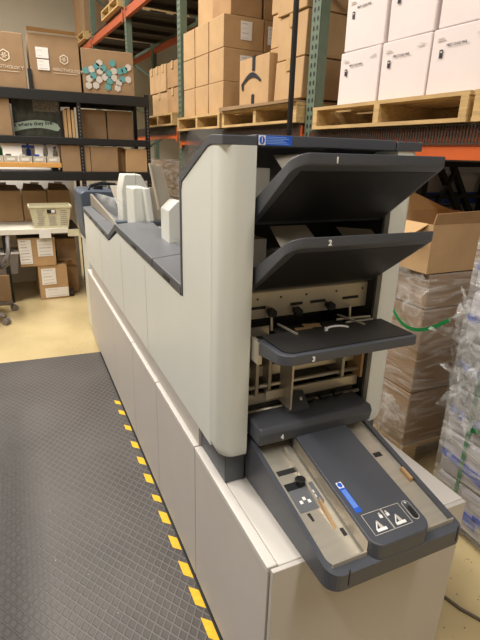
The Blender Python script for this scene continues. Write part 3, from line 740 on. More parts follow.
# white cartons, two layers; each with a small black mark and printed line on the aisle face
wc = None
bnd = [2.615, 2.275, 1.945, 1.615, 1.285]
names = ['leftmost', 'second from left', 'third from left', 'rightmost']
for lay in range(2):
    for k in range(4):
        z = 1.785 + lay * 0.288
        s1 = bnd[k] - lay * .012; s0 = bnd[k + 1] + .006
        t = carton('white_carton', 'white carton, %s in the %s layer on the rack pallet' % (names[k], ('bottom', 'upper')[lay]), 'box', RW(0.015 + 0.01 * lay, s0, z), .44, s1 - s0 - .008, .284, 'whitebox', RZ, 'white cartons on the rack', tape=False, bulge=.003)
        W_ = s1 - s0
        MB().box(-.0058, -.0045, W_ - .078, W_ - .060, .160, .195).build('printed_mark', 'ink', t)
        MB().box(-.0062, -.0058, W_ - .075, W_ - .066, .182, .188).build('mark_detail', 'paper', t)
        text('Paper Flow Bulk'[:0] + 'FIRST CLASS MAIL', 0.014, 'printed_words', 'ink', t, (-.0056, W_ - .095, .205), (0, -1, -.0), (0, 0, 1))
        MB().box(-.0055, -.0045, W_ - .085, W_ - .04, .232, .236).box(-.0055, -.0045, W_ - .075, W_ - .04, .242, .245).box(-.0055, -.0045, .03, .075, .232, .236).box(-.0055, -.0045, .03, .06, .242, .245).build('printed_lines', 'palegrey', t)
# tan carton stack on the left pallet
cols = [(4.16, 4.46), (4.47, 4.77), (4.78, 5.06)]
rows = [(1.834, .255), (2.091, .255), (2.348, .245)]
cn = ['near', 'middle', 'far']; rn = ['bottom', 'middle', 'top']
for r_, (z, h) in enumerate(rows):
    for c_, (a, b) in enumerate(cols):
        lab = [('y', .16, .27, .07, .21)] if (c_ == 0 and r_ > 0) else None
        carton('tan_carton', 'tan carton, %s row and %s column of the aisle side of the labelled stack' % (rn[r_], cn[c_]), 'box', RW(.01, a, z), .39, b - a - .008, h, 'card', RZ, 'tan cartons stacked on the left pallet', lab=lab, bulge=.003, tape=False)
    carton('tan_carton', 'tan carton, %s row of the labelled stack, second in from the aisle corner' % rn[r_], 'box', RW(.41, 4.16, z), .36, .5, h, 'card2', RZ, 'tan cartons stacked on the left pallet', lab=[('y', .03, .14, .06, .2)] if r_ > 0 else None, bulge=.003, tape=False)
carton('tan_carton', 'taped tan carton on top of the labelled stack, toward the green upright', 'box', RW(.12, 4.56, 2.597), .25, .38, .34, 'card', RZ, 'tan cartons stacked on the left pallet', facex=False)
carton('tan_carton', 'tan carton on top of the labelled stack, above its near corner', 'box', RW(.08, 4.17, 2.597), .30, .36, .30, 'card2', RZ, 'tan cartons stacked on the left pallet')
carton('tan_carton', 'wide tan carton on top of the labelled stack, set back from its corner', 'box', RW(.40, 4.17, 2.597), .36, .4, .30, 'card2', RZ, 'tan cartons stacked on the left pallet')
# carton with the curved arrow tape
z0 = 1.834
MB_ = MB().hexa([(-.05, 0, 0), (.9, 0, 0), (.9, 1.1, 0), (-.05, 1.1, 0)], [(-.05, 0, .012), (.9, 0, .012), (.9, 1.1, .012), (-.05, 1.1, .03)])
o = MB_.build('cardboard_sheet', 'card3'); o.location = RW(-.04, 2.93, 1.8335); o.rotation_euler = (0, 0, RZ)
tag(o, 'flat cardboard sheet sticking out over the pallet under the curved arrow carton', 'cardboard sheet')
t = carton('shipping_carton', 'tan shipping carton with black tape and a curved arrow mark upside down', 'box', RW(.02, 3.42, 1.866), .17, .46, .335, 'card', RZ, tape=False)
MB().box(-.0062, -.0045, .205, .245, .24, .338).build('printed_tape', 'tapeblack', t)
MB().box(-.0062, -.0045, .205, .245, .0, .075).build('printed_tape', 'tapeblack', t)
MB().box(-.006, .176, .205, .245, .3375, .3395).build('printed_tape', 'tapeblack', t)
sm = MB(); N_ = 14
o_ = [(.395 - .29 * k / N_, .165 + .062 * math.sin(PI * k / N_) + .004) for k in range(N_ + 1)]
i_ = [(.385 - .27 * k / N_, .150 + .042 * math.sin(PI * k / N_) + .004) for k in range(N_ + 1)]
vs = [(-.0068, a, b) for a, b in o_] + [(-.0068, a, b) for a, b in i_]
sm.add(vs, [(k, k + 1, N_ + 2 + k, N_ + 1 + k) for k in range(N_)])
sm.add([(-.0068, .375, .12), (-.0068, .405, .115), (-.0068, .410, .165), (-.0068, .385, .175)], [(0, 1, 2, 3)])
sm.build('arrow_mark', 'tapeblack', t)
# taped cartons between the arrow carton and the near green upright
for r_, (z, h) in enumerate([(1.866, .250), (2.122, .262), (2.390, .25), (2.646, .25)]):
    carton('taped_carton', 'taped tan carton, row %s from the pallet, next to the near green upright' % ['one', 'two', 'three', 'four'][r_], 'box', RW(.015 + .01 * (r_ % 2), 2.99, z), .33, .34, h, 'card', RZ, 'taped cartons by the near upright', bulge=.005)
    carton('taped_carton', 'brown carton in row %s from the pallet, behind the near green upright' % ['one', 'two', 'three', 'four'][r_], 'box', RW(.36, 2.99, z), .45, .34, h, 'card2', RZ, 'brown cartons behind the near upright', bulge=.006)
for r_, (z, h, l_) in enumerate([(1.868, .25, 'low'), (2.12, .17, 'just above'), (2.292, .23, 'higher above'), (2.524, .3, 'highest above')]):
    carton('taped_carton', 'taped tan carton standing %s behind the curved arrow carton' % l_, 'box', RW(.24, 3.35, z), .34, .42, h, 'card', RZ, 'taped cartons behind the arrow carton', bulge=.01, facex=False)
# far small pallet load
for k in range(3):
    carton('narrow_carton', 'narrow upright tan carton, %s of three in a row on the far pallet' % ['nearest', 'middle', 'farthest'][k], 'box', RW(.02, 5.60 + k * .19, 2.14), .16, .17, .27, 'card', RZ, 'narrow cartons on the far pallet')
carton('tan_carton', 'brown carton in the upper layer at the near corner of the far pallet', 'box', RW(.03, 5.25, 2.16), .46, .34, .25, 'card2', RZ, 'cartons on the far pallet')
carton('tan_carton', 'brown carton with white label in the lower layer of the far pallet', 'box', RW(.03, 5.25, 1.90), .46, .34, .25, 'card2', RZ, 'cartons on the far pallet', lab=[('y', .05, .17, .15, .23)])
carton('tan_carton', 'tan carton in the lower layer of the far pallet, aisle side', 'box', RW(.03, 5.60, 1.90), .46, .5, .235, 'card', RZ, 'cartons on the far pallet')
for k in range(3):
    carton('narrow_carton', 'pale narrow carton, %s of three high up behind the far pallet load' % ['left', 'centre', 'right'][k], 'box', RW(.45 + k * .15, 5.75, 2.42), .13, .3, .24, 'card', RZ, 'pale cartons high behind the far pallet')
    carton('tan_carton', 'support carton beneath the pale narrow cartons, %s' % ['left', 'centre', 'right'][k], 'box', RW(.52 + k * .15, 5.75, 1.90), .14, .3, .515, 'card2', RZ, 'cartons beneath the pale narrow cartons')
# high deck load
pallet(7.1, 8.0, 3.25, 'wooden pallet on the high deck beside the orange beam', h=.12)
carton('tan_carton', 'wide brown carton on the high deck pallet', 'box', RW(.05, 7.15, 3.372), .7, .8, .5, 'card3', RZ)
pallet(9.3, 10.3, 3.25, 'farthest pallet on the high deck, left of the farthest upright', h=.12)
carton('tan_carton', 'wrapped pale carton on the farthest high pallet', 'box', RW(-.02, 9.32, 3.372), .8, .45, .8, 'card3', RZ)
carton('tan_carton', 'brown carton behind the wrapped pale one on the farthest high pallet', 'box', RW(.0, 9.80, 3.372), .8, .45, .85, 'card2', RZ)

# ------------------------------------------------------------ right foreground loads
t = thing('wrapped_carton_pile', 'pile of brown cartons in clear stretch film beside the machine', 'carton pile', (1.19, 1.50, 0))
for x in (0, .35, .70): MB().box(x, x + .1, 0, .87, .0, .10).build('pallet_runner', 'wood', t)
MB().box(-.005, .82, -.005, .87, .10, .12).build('pallet_deck', 'wood', t)
for z, h in ((.12, .295), (.42, .425), (.85, .165)):
    MB().box(.004, .80, .004, .48, z, z + h).build('carton', 'card3', t, bevel=.006)
    MB().box(.004, .80, .49, .86, z, z + h).build('carton', 'card3', t, bevel=.006)
f_ = MB()
lev = [.02, .2, .42, .63, .84, 1.018]
rings = []
rr = random.Random(4)
for z in lev:
    ring = []
    for (xa, ya), (xb, yb) in (((0, 0), (.81, 0)), ((.81, 0), (.81, .87)), ((.81, .87), (0, .87)), ((0, .87), (0, 0))):
        for k in range(6):
            q_ = k / 6; ring.append((xa + (xb - xa) * q_ + rr.uniform(-.006, .003) - .006 * (xa + xb < .5), ya + (yb - ya) * q_ + rr.uniform(-.006, .003) - .006 * (ya + yb < .5), z))
    rings.append(ring)
n_ = 24; f_.add([p for r_ in rings for p in r_], [(i * n_ + k, i * n_ + (k + 1) % n_, (i + 1) * n_ + (k + 1) % n_, (i + 1) * n_ + k) for i in range(5) for k in range(n_)])
f_.build('stretch_film', 'film', t, smooth=True)
def ribbon(parent, c, sz, sy, n, seed):
    """bunched strips of stretch film, each one a twisted band"""
    r = random.Random(seed)
    for k in range(n):
        p = Vector((c[0] + r.uniform(-.02, .01), c[1] + r.gauss(0, 1) * sy, c[2] + r.gauss(0, 1) * sz)); vs = []
        d = Vector((r.uniform(-.3, .3), r.uniform(-1, 1), r.uniform(-1, -.2))).normalized()
        for j in range(9):
            wd = Vector((r.uniform(-.5, .5), r.uniform(-1, 1), r.uniform(-.6, .6))).normalized() * r.uniform(.006, .026)
            vs += [p - wd, p + wd]; d = (d + Vector((r.uniform(-.25, .25), r.uniform(-.6, .6), r.uniform(-.6, .4)))).normalized(); p = p + d * .022
            p.x = min(p.x, -.016)
        MB().add(vs, [(2 * j, 2 * j + 1, 2 * j + 3, 2 * j + 2) for j in range(8)]).build('loose_film', 'filmcrumple', parent, smooth=True)
def sheet(name, parent, p00, p10, p11, p01, amp, nu=14, nv=10, seed=1, m_='filmcrumple'):
    r = random.Random(seed); P4 = [Vector(p) for p in (p00, p10, p11, p01)]; mb = MB(); vs = []
    for j in range(nv + 1):
        for i in range(nu + 1):
            u = i / nu; v = j / nv
            p = (P4[0] * (1 - u) + P4[1] * u) * (1 - v) + (P4[3] * (1 - u) + P4[2] * u) * v
            vs.append(p + Vector((r.uniform(-amp, amp), r.uniform(-amp, amp), r.uniform(-amp, amp))))
    return mb.add(vs, [(j * (nu + 1) + i, j * (nu + 1) + i + 1, (j + 1) * (nu + 1) + i + 1, (j + 1) * (nu + 1) + i) for j in range(nv) for i in range(nu)]).build(name, m_, parent, smooth=True)
sheet('loose_film', t, (-.03, .42, .80), (-.035, -.02, .76), (-.03, -.02, 1.01), (-.01, .42, 1.04), .014, seed=3)
sheet('loose_film', t, (-.03, .25, .12), (-.035, -.03, .08), (-.03, -.02, .34), (-.02, .22, .40), .016, seed=5)
t = thing('open_carton', 'large open tan carton with raised flaps on top of the wrapped pile', 'box', (1.165, 1.50, 1.0205))
th = .006
MB().box(0, .62, 0, th, 0, .215).box(0, .62, .5 - th, .5, 0, .215).box(0, th, th, .5 - th, 0, .215).box(.62 - th, .62, th, .5 - th, 0, .215).box(th, .62 - th, th, .5 - th, 0, th).build('carton_body', 'card', t)
MB().hexa([(.0, .0, .2155), (.62, .0, .2155), (.62, .006, .2155), (.0, .006, .2155)], [(.0, -.012, .262), (.62, -.012, .282), (.62, -.006, .282), (.0, -.006, .262)]).build('flap', 'card2', t)
MB().hexa([(.0, .494, .2155), (.62, .494, .2155), (.62, .5, .2155), (.0, .5, .2155)], [(.0, .50, .315), (.33, .50, .315), (.33, .506, .315), (.0, .506, .315)]).build('flap', 'carton_in', t)
MB().hexa([(.0, .03, .2155), (.006, .03, .2155), (.006, .47, .2155), (.0, .47, .2155)], [(-.06, .06, .17), (-.054, .06, .165), (-.054, .46, .165), (-.06, .46, .17)]).build('flap', 'carton_in', t)
MB().box(-.0012, 0, .25, .43, .0, .10).build('paper_patch', 'tape', t)

t = thing('wrapped_pack_stack', 'white wrapped stack of packs with green straps at the right edge', 'wrapped stack', (1.09, 0.52, 0))
MB().box(.03, .82,   .03, .65, 0.0, .035).build('pallet', 'black', t)
for k in range(6):
    MB().box(0, .86, .0, .675, .04 + k * .20, .04 + k * .20 + .197).build('pack_layer', 'pack', t, bevel=.02, seg=3)
for k in range(6):
    for y in (.05, .25, .45):
        MB().hexa([(-.0025, y, .08 + k * .2), (0.0, y, .08 + k * .2), (0.0, y + .22, .12 + k * .2), (-.0025, y + .22, .12 + k * .2)],
                  [(-.0025, y, .13 + k * .2), (0.0, y, .13 + k * .2), (0.0, y + .22, .15 + k * .2), (-.0025, y + .22, .15 + k * .2)]).build('printed_band', 'packblue', t)
for y in (.555, .3, .08):
    MB().box(-.006, -.003, y, y + .016, .035, 1.245).box(-.006, .86, y, y + .016, 1.243, 1.246).build('strap', 'greenstrap', t)
MB().bar((-.012, .55, .50), (-.02, .28, .62), .004, .02).build('strap', 'greenstrap', t)
fb = MB(); fb.box(-.012, -.0105, -.01, .68, .04, 1.24).box(-.012, 0.87, .68, .6815, .04, 1.24)
fb.build('stretch_film', 'film', t)
sheet('loose_film', t, (-.02, .70, .55), (-.035, .50, .52), (-.03, .52, .98), (-.02, .70, .98), .022, 12, 14, seed=8)
ribbon(t, (-.03, .63, .90), .10, .03, 8, 9)
ribbon(t, (-.03, .58, .72), .12, .04, 6, 19)
# green strap looped across from the pile to the stack
g = MB(); pts = []
for k in range(15):
    q_ = k / 14
    pts.append((1.15 - .04 * math.sin(PI * q_) - .09 * q_, 1.75 - .50 * q_, .97 - .20 * math.sin(PI * q_ * .8) + .05 * q_))
for a, b in zip(pts[:-1], pts[1:]): g.bar(a, b, .004, .015)
tag(g.build('loose_strap', 'greenstrap'), 'loose green plastic strap looping from the brown pile to the white stack', 'strap')

t = thing('scissor_frame', 'black steel frame with crossed braces below the orange beam', 'frame', (2.06, 2.42, 0))
for x in (-.08, .50): MB().box(x, x + .05, 0, .045, 0, 1.455).build('post', 'blacksteel', t)
MB().box(-.08, .55, 0, .045, 1.456, 1.49).build('top_rail', 'blacksteel', t)
MB().box(-.03, .50, 0, .04, 1.25, 1.275).build('rail', 'blacksteel', t)
MB().bar((.04, .0, 1.46), (.46, .0, .95), .035, .035).build('brace', 'blacksteel', t)
MB().bar((.20, .03, 1.46), (.52, .03, 1.03), .035, .035).build('brace', 'blacksteel', t)
MB().bar((.18, -.01, 1.42), (.0, -.01, 1.12), .025, .025).build('brace', 'blacksteel', t)
t = thing('wrapped_pack_wall', 'blue and white wrapped packs stored under the racking behind the black frame', 'packs', (1.86, 2.50, 0))
for k in range(6):
    for x in (0, .42): MB().box(x, x + .41, 0, .24, .02 + k * .235, .02 + k * .235 + .225).build('pack', 'pack', t, bevel=.03, seg=3)
    MB().box(-.002, .83, -.004, .0, .03 + k * .235, .11 + k * .235).build('printed_band', 'packblue', t)
for k, (s0_, s1_, l_) in enumerate(((3.05, 3.95, 'nearest the brown pile'), (4.05, 4.95, 'in the middle bay'), (5.3, 6.8, 'behind the black shelving'))):
    t = thing('shrouded_load', 'dark wrapped floor load under the racking, %s' % l_, 'load', RW(.10, s0_, 0), RZ)
    MB().box(0, .9, 0, s1_ - s0_, 0, .12).build('pallet', 'wood', t)
    for q_ in range(3): MB().box(.01, .89, .01, s1_ - s0_ - .01, .121 + q_ * .43, .545 + q_ * .43).build('carton', 'card3', t, bevel=.01)
    MB().box(-.004, -.002, 0, s1_ - s0_, .1, 1.42).build('stretch_film', 'film', t)
tag(MB().tube([(.716, 2.0, 0), (.719, 2.0, 5.0)], .0125, 10).build('conduit_pole', 'black', None, smooth=True), 'thin black vertical pole rising behind the machine tower', 'pole')
tag(MB().tube([(.86, 1.6, .006), (.84, 1.2, .006), (.83, .95, .006), (.80, .86, .006), (.82, .78, .006), (.86, .70, .006), (.95, .4, .006)], .006, 8).build('floor_cable', 'cord', None, smooth=True), 'grey cable lying on the speckled floor right of the machine', 'cable')

# ------------------------------------------------------------ black shelving unit at the back left
t = thing('shelving_unit', 'tall black steel shelving unit across the back of the room', 'shelving', (0, 5.27, 0))
for x, z1 in ((-2.3, 2.2), (.175, 2.0), (.860, 2.05)):
    for y in (0, .58):
        p = MB().box(x, x + .04, y, y + .003, 0, z1).box(x, x + .003, y, y + .04, 0, z1).build('post', 'blacksteel', t)
        if x > 0 and y == 0:
            h = MB()
            for k in range(60): h.box(x + .015, x + .025, -.0006, 0, .1 + k * .032, .112 + k * .032)
            h.build('slot_holes', 'grey', p)
MB().box(-.232, -.20, 0, .03, 2.03, 2.2).build('post', 'blacksteel', t)
for z0_, z1_, nm in ((1.935, 2.028, 'shelf'), (1.546, 1.610, 'shelf'), (1.200, 1.285, 'shelf')):
    MB().box(-2.3, .900, -.005, .62, z1_ - .02, z1_).box(-2.3, .900, -.012, .02, z0_, z1_).box(-2.3, .900, .60, .62, z0_, z1_).build('shelf', 'blacksteel', t, bevel=.003)
def hexlogo(t, cx, cz, r):
    vs = []; 
    for q_ in (r, r * .78): vs += [(cx + q_ * math.sin(k * PI / 3), -.0052, cz + q_ * math.cos(k * PI / 3)) for k in range(6)]
    g = MB().add(vs, [(k, (k + 1) % 6, 6 + (k + 1) % 6, 6 + k) for k in range(6)])
    for k in range(3):
        a = k * PI / 3 + PI / 6
        d = Vector((math.sin(a), 0, math.cos(a))) * r * .5; q_ = Vector((math.cos(a), 0, -math.sin(a))) * r * .08; c = Vector((cx, -.0056, cz))
        g.add([c - d - q_, c + d - q_, c + d + q_, c - d + q_], [(0, 1, 2, 3)])
    g.build('hexagon_logo', 'logo', t)
a = carton('logo_carton', 'large brown carton with hexagon logo at the left end of the top shelf', 'box', (-.80, 5.29, 2.029), .555, .45, .455, 'card3', 0, 'logo cartons on the top shelf', tape=False)
hexlogo(a, .385, .265, .052)
text('AEROTHOLOGY', .037, 'logo_lettering', 'logo', a, (.265, -.0055, .165), (1, 0, -.03), (0, 0, 1))
MB().box(.20, .50, -.0058, -.0050, .135, .139).build('logo_line', 'logo', a)
text('↑', .09, 'arrow_print', 'logo', a, (.27, -.0056, .36), (1, 0, 0), (0, 0, 1))
text('↯', .04, 'scribble_mark', 'ink', a, (.50, -.0062, .16), (1, 0, 0), (0, 0, 1))
a = carton('logo_carton', 'large brown carton with hexagon logo and two paper labels on the top shelf', 'box', (-.205, 5.29, 2.029), .45, .45, .475, 'card3', 0, 'logo cartons on the top shelf', tape=False, lab=[('y', .06, .17, .27, .36), ('y', .065, .17, .17, .26)])
hexlogo(a, .305, .275, .044)
text('AEROTHOLOGY', .037, 'logo_lettering', 'logo', a, (.195, -.0055, .175), (1, 0, -.03), (0, 0, 1))
MB().box(.20, .42, -.0058, -.0050, .152, .156).build('logo_line', 'logo', a)
MB().hexa([(0, .003, .486), (.43, .003, .486), (.43, .006, .486), (0, .006, .486)], [(.0, -.03, .515), (.40, -.03, .510), (.43, -.027, .510), (.0, -.027, .515)]).build('flap', 'card', a)
a = carton('hexagon_carton', 'brown carton printed with teal and white hexagons on the top shelf', 'box', (.262, 5.29, 2.029), .50, .45, .395, 'card3', 0, None, tape=False)
hx = [(0.03, .20, 't'), (.085, .215, 'w'), (.06, .13, 'w'), (.10, .16, 't'), (.135, .245, 't'), (.165, .275, 'w'), (.165, .205, 'w'), (.20, .235, 't'), (.155, .13, 'w'), (.21, .155, 'w'), (.25, .19, 't'), (.255, .12, 't'), (.30, .155, 'w'), (.30, .215, 'w'), (.345, .115, 'w'), (.38, .15, 't'), (.36, .22, 't'), (.405, .235, 't'), (.445, .26, 'w'), (.44, .15, 'w'), (.12, .075, 'w'), (.235, .07, 't'), (.05, .07, 'w'), (.33, .065, 'w'), (.29, .285, 't')]
for x, z, c in hx:
    r_ = .034
    MB().add([(x + r_ * math.sin(k * PI / 3), -.0055, z + r_ * math.cos(k * PI / 3)) for k in range(6)], [(0, 1, 2, 3, 4, 5)]).build('printed_hexagon', 'teal' if c == 't' else 'palegrey', a)
# middle shelf
carton('brown_carton', 'brown carton at the left end of the middle shelf beside the dark poster', 'box', (-.95, 5.29, 1.611), .53, .4, .35, 'card3', 0)
p = thing('poster_board', 'dark photo poster board with a pale banner of words on the middle shelf', 'poster', (-.405, 5.42, 1.611))
MB().box(0, .445, 0, .02, 0, .352).build('board', mat('poster_print', srgb(58, 60, 50), .6, noise=.7, scale=14), p)
MB().box(.19, .43, -.0015, 0, .235, .35).build('pebble_print', mat('pebbles', srgb(120, 114, 104), .7, noise=.6, scale=60), p)
MB().box(.43, .445, -.002, 0, 0, .352).build('poster_edge', 'black', p)
bn = MB(); N_ = 20
tp_ = []; bt = []
for k in range(N_ + 1):
    q_ = k / N_; x = -.0 + .425 * q_; zc_ = .085 + .035 * math.sin(q_ * PI * 1.05 - .2) * (1) + .0
    hh = .036 * (min(1, math.sqrt(max(0.0, 1 - ((q_ - .9) / .1) ** 2))) if q_ > .9 else 1)
    tp_.append((x, -.0022, zc_ + hh)); bt.append((x, -.0022, zc_ - hh))
bn.add(tp_ + bt, [(k, k + 1, N_ + 2 + k, N_ + 1 + k) for k in range(N_)])
bn.build('word_banner', mat('pale_green_banner', srgb(176, 196, 178), .7), p)
text('k where they live.', .051, 'banner_words', mat and 'ink', p, (.0, -.0032, .085), (1, 0, .10), (0, 0, 1), bold=.0009)
for k in range(3):
    carton('flat_parcel', 'thin cream parcel standing on edge, %s of three on the middle shelf' % ['left', 'centre', 'right'][k], 'parcel', (.055 + k * .036, 5.36 - k * .02, 1.611), .03, .3, .26 + .02 * (k % 2), 'carton_in', 0, 'thin parcels on the middle shelf', tape=False, bulge=.002)
carton('brown_carton', 'dull brown carton, left of the pair on the right of the middle shelf', 'box', (.235, 5.42, 1.611), .245, .35, .28, 'card3', 0, 'pair of cartons on the middle shelf', tape=False)
carton('brown_carton', 'dull brown carton, right of the pair on the right of the middle shelf', 'box', (.487, 5.42, 1.611), .27, .35, .28, 'card3', 0, 'pair of cartons on the middle shelf', tape=False)
# lower shelf: board with bins and bottles, cartons
tag(MB().box(-1.3, -.012, 5.275, 5.62, 1.325, 1.370).build('shelf_board', 'wood2', None, bevel=.003), 'honey-coloured wooden shelf board carrying the little bins', 'board')
for x in (-1.2, -.7, -.10): tag(MB().box(x, x + .06, 5.33, 5.6, 1.286, 1.3245).build('board_riser', 'blacksteel'), 'dark block propping the honey wooden board, %s' % {-1.2: 'left', -.7: 'centre', -.10: 'right'}[x], 'block')
for k in range(8):
    x = -1.03 + k * .127
    p = thing('small_bin', 'small clear bin of supplies, number %s from the right on the wooden board' % ['eight', 'seven', 'six', 'five', 'four', 'three', 'two', 'one'][k], 'bin', (x, 5.29, 1.3705), 0, 'small bins on the wooden board')
    MB().hexa([(0, 0, 0), (.115, 0, 0), (.115, .2, 0), (0, .2, 0)], [(-.003, -.004, .058), (.118, -.004, .058), (.118, .204, .058), (-.003, .204, .058)]).build('bin_body', 'bin', p)
    MB().box(.02, .09, -.005, -.0035, .015, .04).build('bin_label', 'paper', p)
    MB().box(.01, .06, .03, .1, .0585, .075).build('bin_content', ['grey', 'paper', 'packblue', 'paper'][k % 4], p)
for x, c, l_, h in ((-.62, 'paper', 'white', .13), (-.56, 'bottle_green', 'green and clear', .13), (-.30, 'packblue', 'blue-capped white', .11), (-.05, 'bottle_blue', 'blue', .09), (-.14, 'bottle_blue', 'blue-nozzled spray', .13)):
    p = thing('spray_bottle', 'small %s bottle above the bins on the wooden board' % l_, 'bottle', (x, 5.47, 1.4315), 0, 'small bottles behind the bins')
    MB().tube([(0, 0, 0), (0, 0, h * .5), (0, 0, h * .7), (0, 0, h * .8)], [.024, .024, .010, .010], 12).build('bottle_body', c if c != 'bottle_blue' else 'paper', p, smooth=True)
    MB().tube([(0, 0, h * .8), (0, 0, h)], .013, 10).build('cap', c, p)
    tag(MB().box(x - .03, x + .03, 5.44, 5.5, 1.371, 1.431).build('bottle_stand', 'paper'), 'pale box under the %s bottle on the wooden board' % l_, 'box')
tag(MB().box(-.36, -.24, 5.46, 5.50, 1.371, 1.530).build('printed_packet', 'paper'), 'white packet with a blue top standing behind the small bins', 'packet')
tag(MB().box(-.36, -.24, 5.452, 5.4595, 1.505, 1.530).build('blue_card', 'packblue'), 'blue strip card across the white packet', 'card')
carton('brown_carton', 'brown carton on the lower shelf, directly right of the wooden board', 'box', (-.008, 5.28, 1.286), .285, .4, .255, 'card3', 0, 'cartons on the lower shelf', tape=False, lab=None)
carton('brown_carton', 'brown carton on the lower shelf, second right of the wooden board', 'box', (.282, 5.28, 1.286), .275, .4, .25, 'card3', 0, 'cartons on the lower shelf', tape=False)
carton('brown_carton', 'slim brown carton on the lower shelf leaning in the gap', 'box', (.562, 5.38, 1.286), .075, .3, .25, 'card2', 0, 'cartons on the lower shelf', tape=False)
carton('tan_carton', 'orange-tan carton at the right end of the lower shelf', 'box', (.640, 5.28, 1.286), .245, .4, .235, 'card', 0, 'cartons on the lower shelf', tape=False)
# cartons at desk height
for x, w_, h, l_ in ((-.95, .53, .325, 'left'), (-.412, .248, .325, 'middle'), (-.158, .238, .33, 'right')):
    t = carton('brown_carton', 'tan carton with open flaps behind the desk, %s of three' % l_, 'box', (x, 5.70, .7485), w_, .27, h, 'card', 0, 'open cartons behind the desk', tape=False)
    MB().hexa([(.01, .01, h + .001), (w_ - .01, .01, h + .001), (w_ - .01, .014, h + .001), (.01, .014, h + .001)], [(.03, .10, h + .07), (w_ - .04, .10, h + .05), (w_ - .04, .104, h + .05), (.03, .104, h + .07)]).build('flap', 'card3', t)
    MB().box(w_ * .4, w_ * .75, .15, .2, h + .002, h + .075).build('paper_stack', 'paper', t)
# desk
t = thing('desk', 'white laminate desk top along the back shelving', 'desk', (0, 5.10, 0))
MB().prism([(-2.2, 0.0), (.085, .0), (.085, .88), (-2.2, .88)], 2, .70, .735).build('desk_edge', 'black', t)
MB().box(-2.2, -.02, .0, .88, .7355, .748).build('desk_top', 'whitelam', t, bevel=.002)
MB().box(-2.2, -.02, -.004, .0, .70, .747).build('edge_band', 'whitelam', t)
for x in (-2.1, -.64): MB().box(x, x + .04, .03, .07, 0, .70).build('leg', 'blacksteel', t)
MB().box(.030, .065, .8, .84, 0, .70).build('leg', 'blacksteel', t)
tag(MB().box(-.30, -.19, 5.090, 5.094, .655, .735).build('paper_card', 'paper'), 'white card hanging from the desk edge below the tub', 'card')
tag(MB().box(-.03, .08, 5.09, 5.094, .665, .735).build('paper_card', 'tub'), 'cream card on the desk edge next to the machine', 'card')
t = thing('mail_tub', 'cream plastic mail tub printed with text, standing on the desk', 'tub', (-.355, 5.103, .7485))
w0, w1 = (.02, .34), (-.012, .38); d0, d1 = (.02, .26), (0, .28); H_ = .222
def ringz(x, y, z, g=0): return [(x[0] + g, y[0] + g, z), (x[1] - g, y[0] + g, z), (x[1] - g, y[1] - g, z), (x[0] + g, y[1] - g, z)]
bm_ = MB(); A_ = ringz(w0, d0, 0); B_ = ringz(w1, d1, H_); Ci = ringz(w1, d1, H_, .008); Di = ringz(w0, d0, .008, .008)
bm_.add(A_ + B_ + Ci + Di, [(0, 1, 2, 3)] + [(i, (i + 1) % 4, 4 + (i + 1) % 4, 4 + i) for i in range(4)] + [(4 + i, 4 + (i + 1) % 4, 8 + (i + 1) % 4, 8 + i) for i in range(4)] + [(8 + i, 8 + (i + 1) % 4, 12 + (i + 1) % 4, 12 + i) for i in range(4)] + [(15, 14, 13, 12)])
bm_.build('tub_body', 'tub', t)
MB().add(ringz((-.018, .386), (-.008, .288), H_ - .02) + ringz((-.018, .386), (-.008, .288), H_) + ringz((-.012, .38), (-.001, .281), H_ - .02) + ringz((-.012, .38), (-.001, .281), H_), [(i, (i + 1) % 4, 4 + (i + 1) % 4, 4 + i) for i in range(4)] + [(8 + i, 8 + (i + 1) % 4, 12 + (i + 1) % 4, 12 + i) for i in range(4)] + [(4 + i, 4 + (i + 1) % 4, 12 + (i + 1) % 4, 12 + i) for i in range(4)] + [(i, (i + 1) % 4, 8 + (i + 1) % 4, 8 + i) for i in range(4)]).build('rim', 'tub', t)
MB().box(.15, .23, -.004, .004, .150, .185).build('hand_hole', 'black', t)
MB().box(.19, .225, -.0055, -.0045, .155, .183).build('hole_card', 'paper', t)
r = random.Random(3)
pr_ = MB()
for k in range(8):
    for c_, (a, b) in enumerate(((.05, .13), (.26, .34), (.15, .24))):
        if c_ == 2 and k > 4: continue
        z = .03 + k * .02
        y = .02 * (1 - z / H_) - .0035
        pr_.box(a + r.uniform(0, .015), b - r.uniform(0, .02), y, y + .002, z, z + .006)
pr_.build('printed_words', 'print', t)
# under the desk
carton('shipping_carton', 'tan carton with two paper labels, the upper one under the desk', 'box', (-.505, 5.15, .362), .345, .35, .29, 'card', .02, None, tape=False, lab=[('y', .005, .12, .03, .275), ('y', .175, .32, .10, .275)])
carton('shipping_carton', 'tan carton with paper labels standing on the floor under the other', 'box', (-.352, 5.16, 0.0), .29, .35, .36, 'card', .03, None, tape=False, lab=[('y', .03, .17, .16, .33), ('y', .05, .28, .02, .12)])
t = carton('open_carton', 'brown open-flapped carton in the dark under the desk by the machine', 'box', (-.14, 5.36, .30), .2, .3, .30, 'card3', 0, None, tape=False)
MB().hexa([(.0, -.0, .0), (.14, -.0, .05), (.14, .004, .05), (.0, .004, .0)], [(-.01, -.12, .10), (.13, -.14, .10), (.13, -.136, .105), (-.01, -.116, .105)]).build('flap', 'card3', t)
carton('brown_carton', 'dark brown carton on the floor behind the open-flapped one', 'box', (-.14, 5.36, .0), .2, .3, .295, 'card3', 0, None, tape=False)
carton('brown_carton', 'brown carton on the floor under the desk left of the chair wheels', 'box', (-1.15, 5.12, 0), .53, .35, .30, 'card3', 0, None, tape=False)
t = thing('storage_bin', 'grey plastic bin on top of the brown carton behind the chair', 'bin', (-1.0, 5.14, .302))
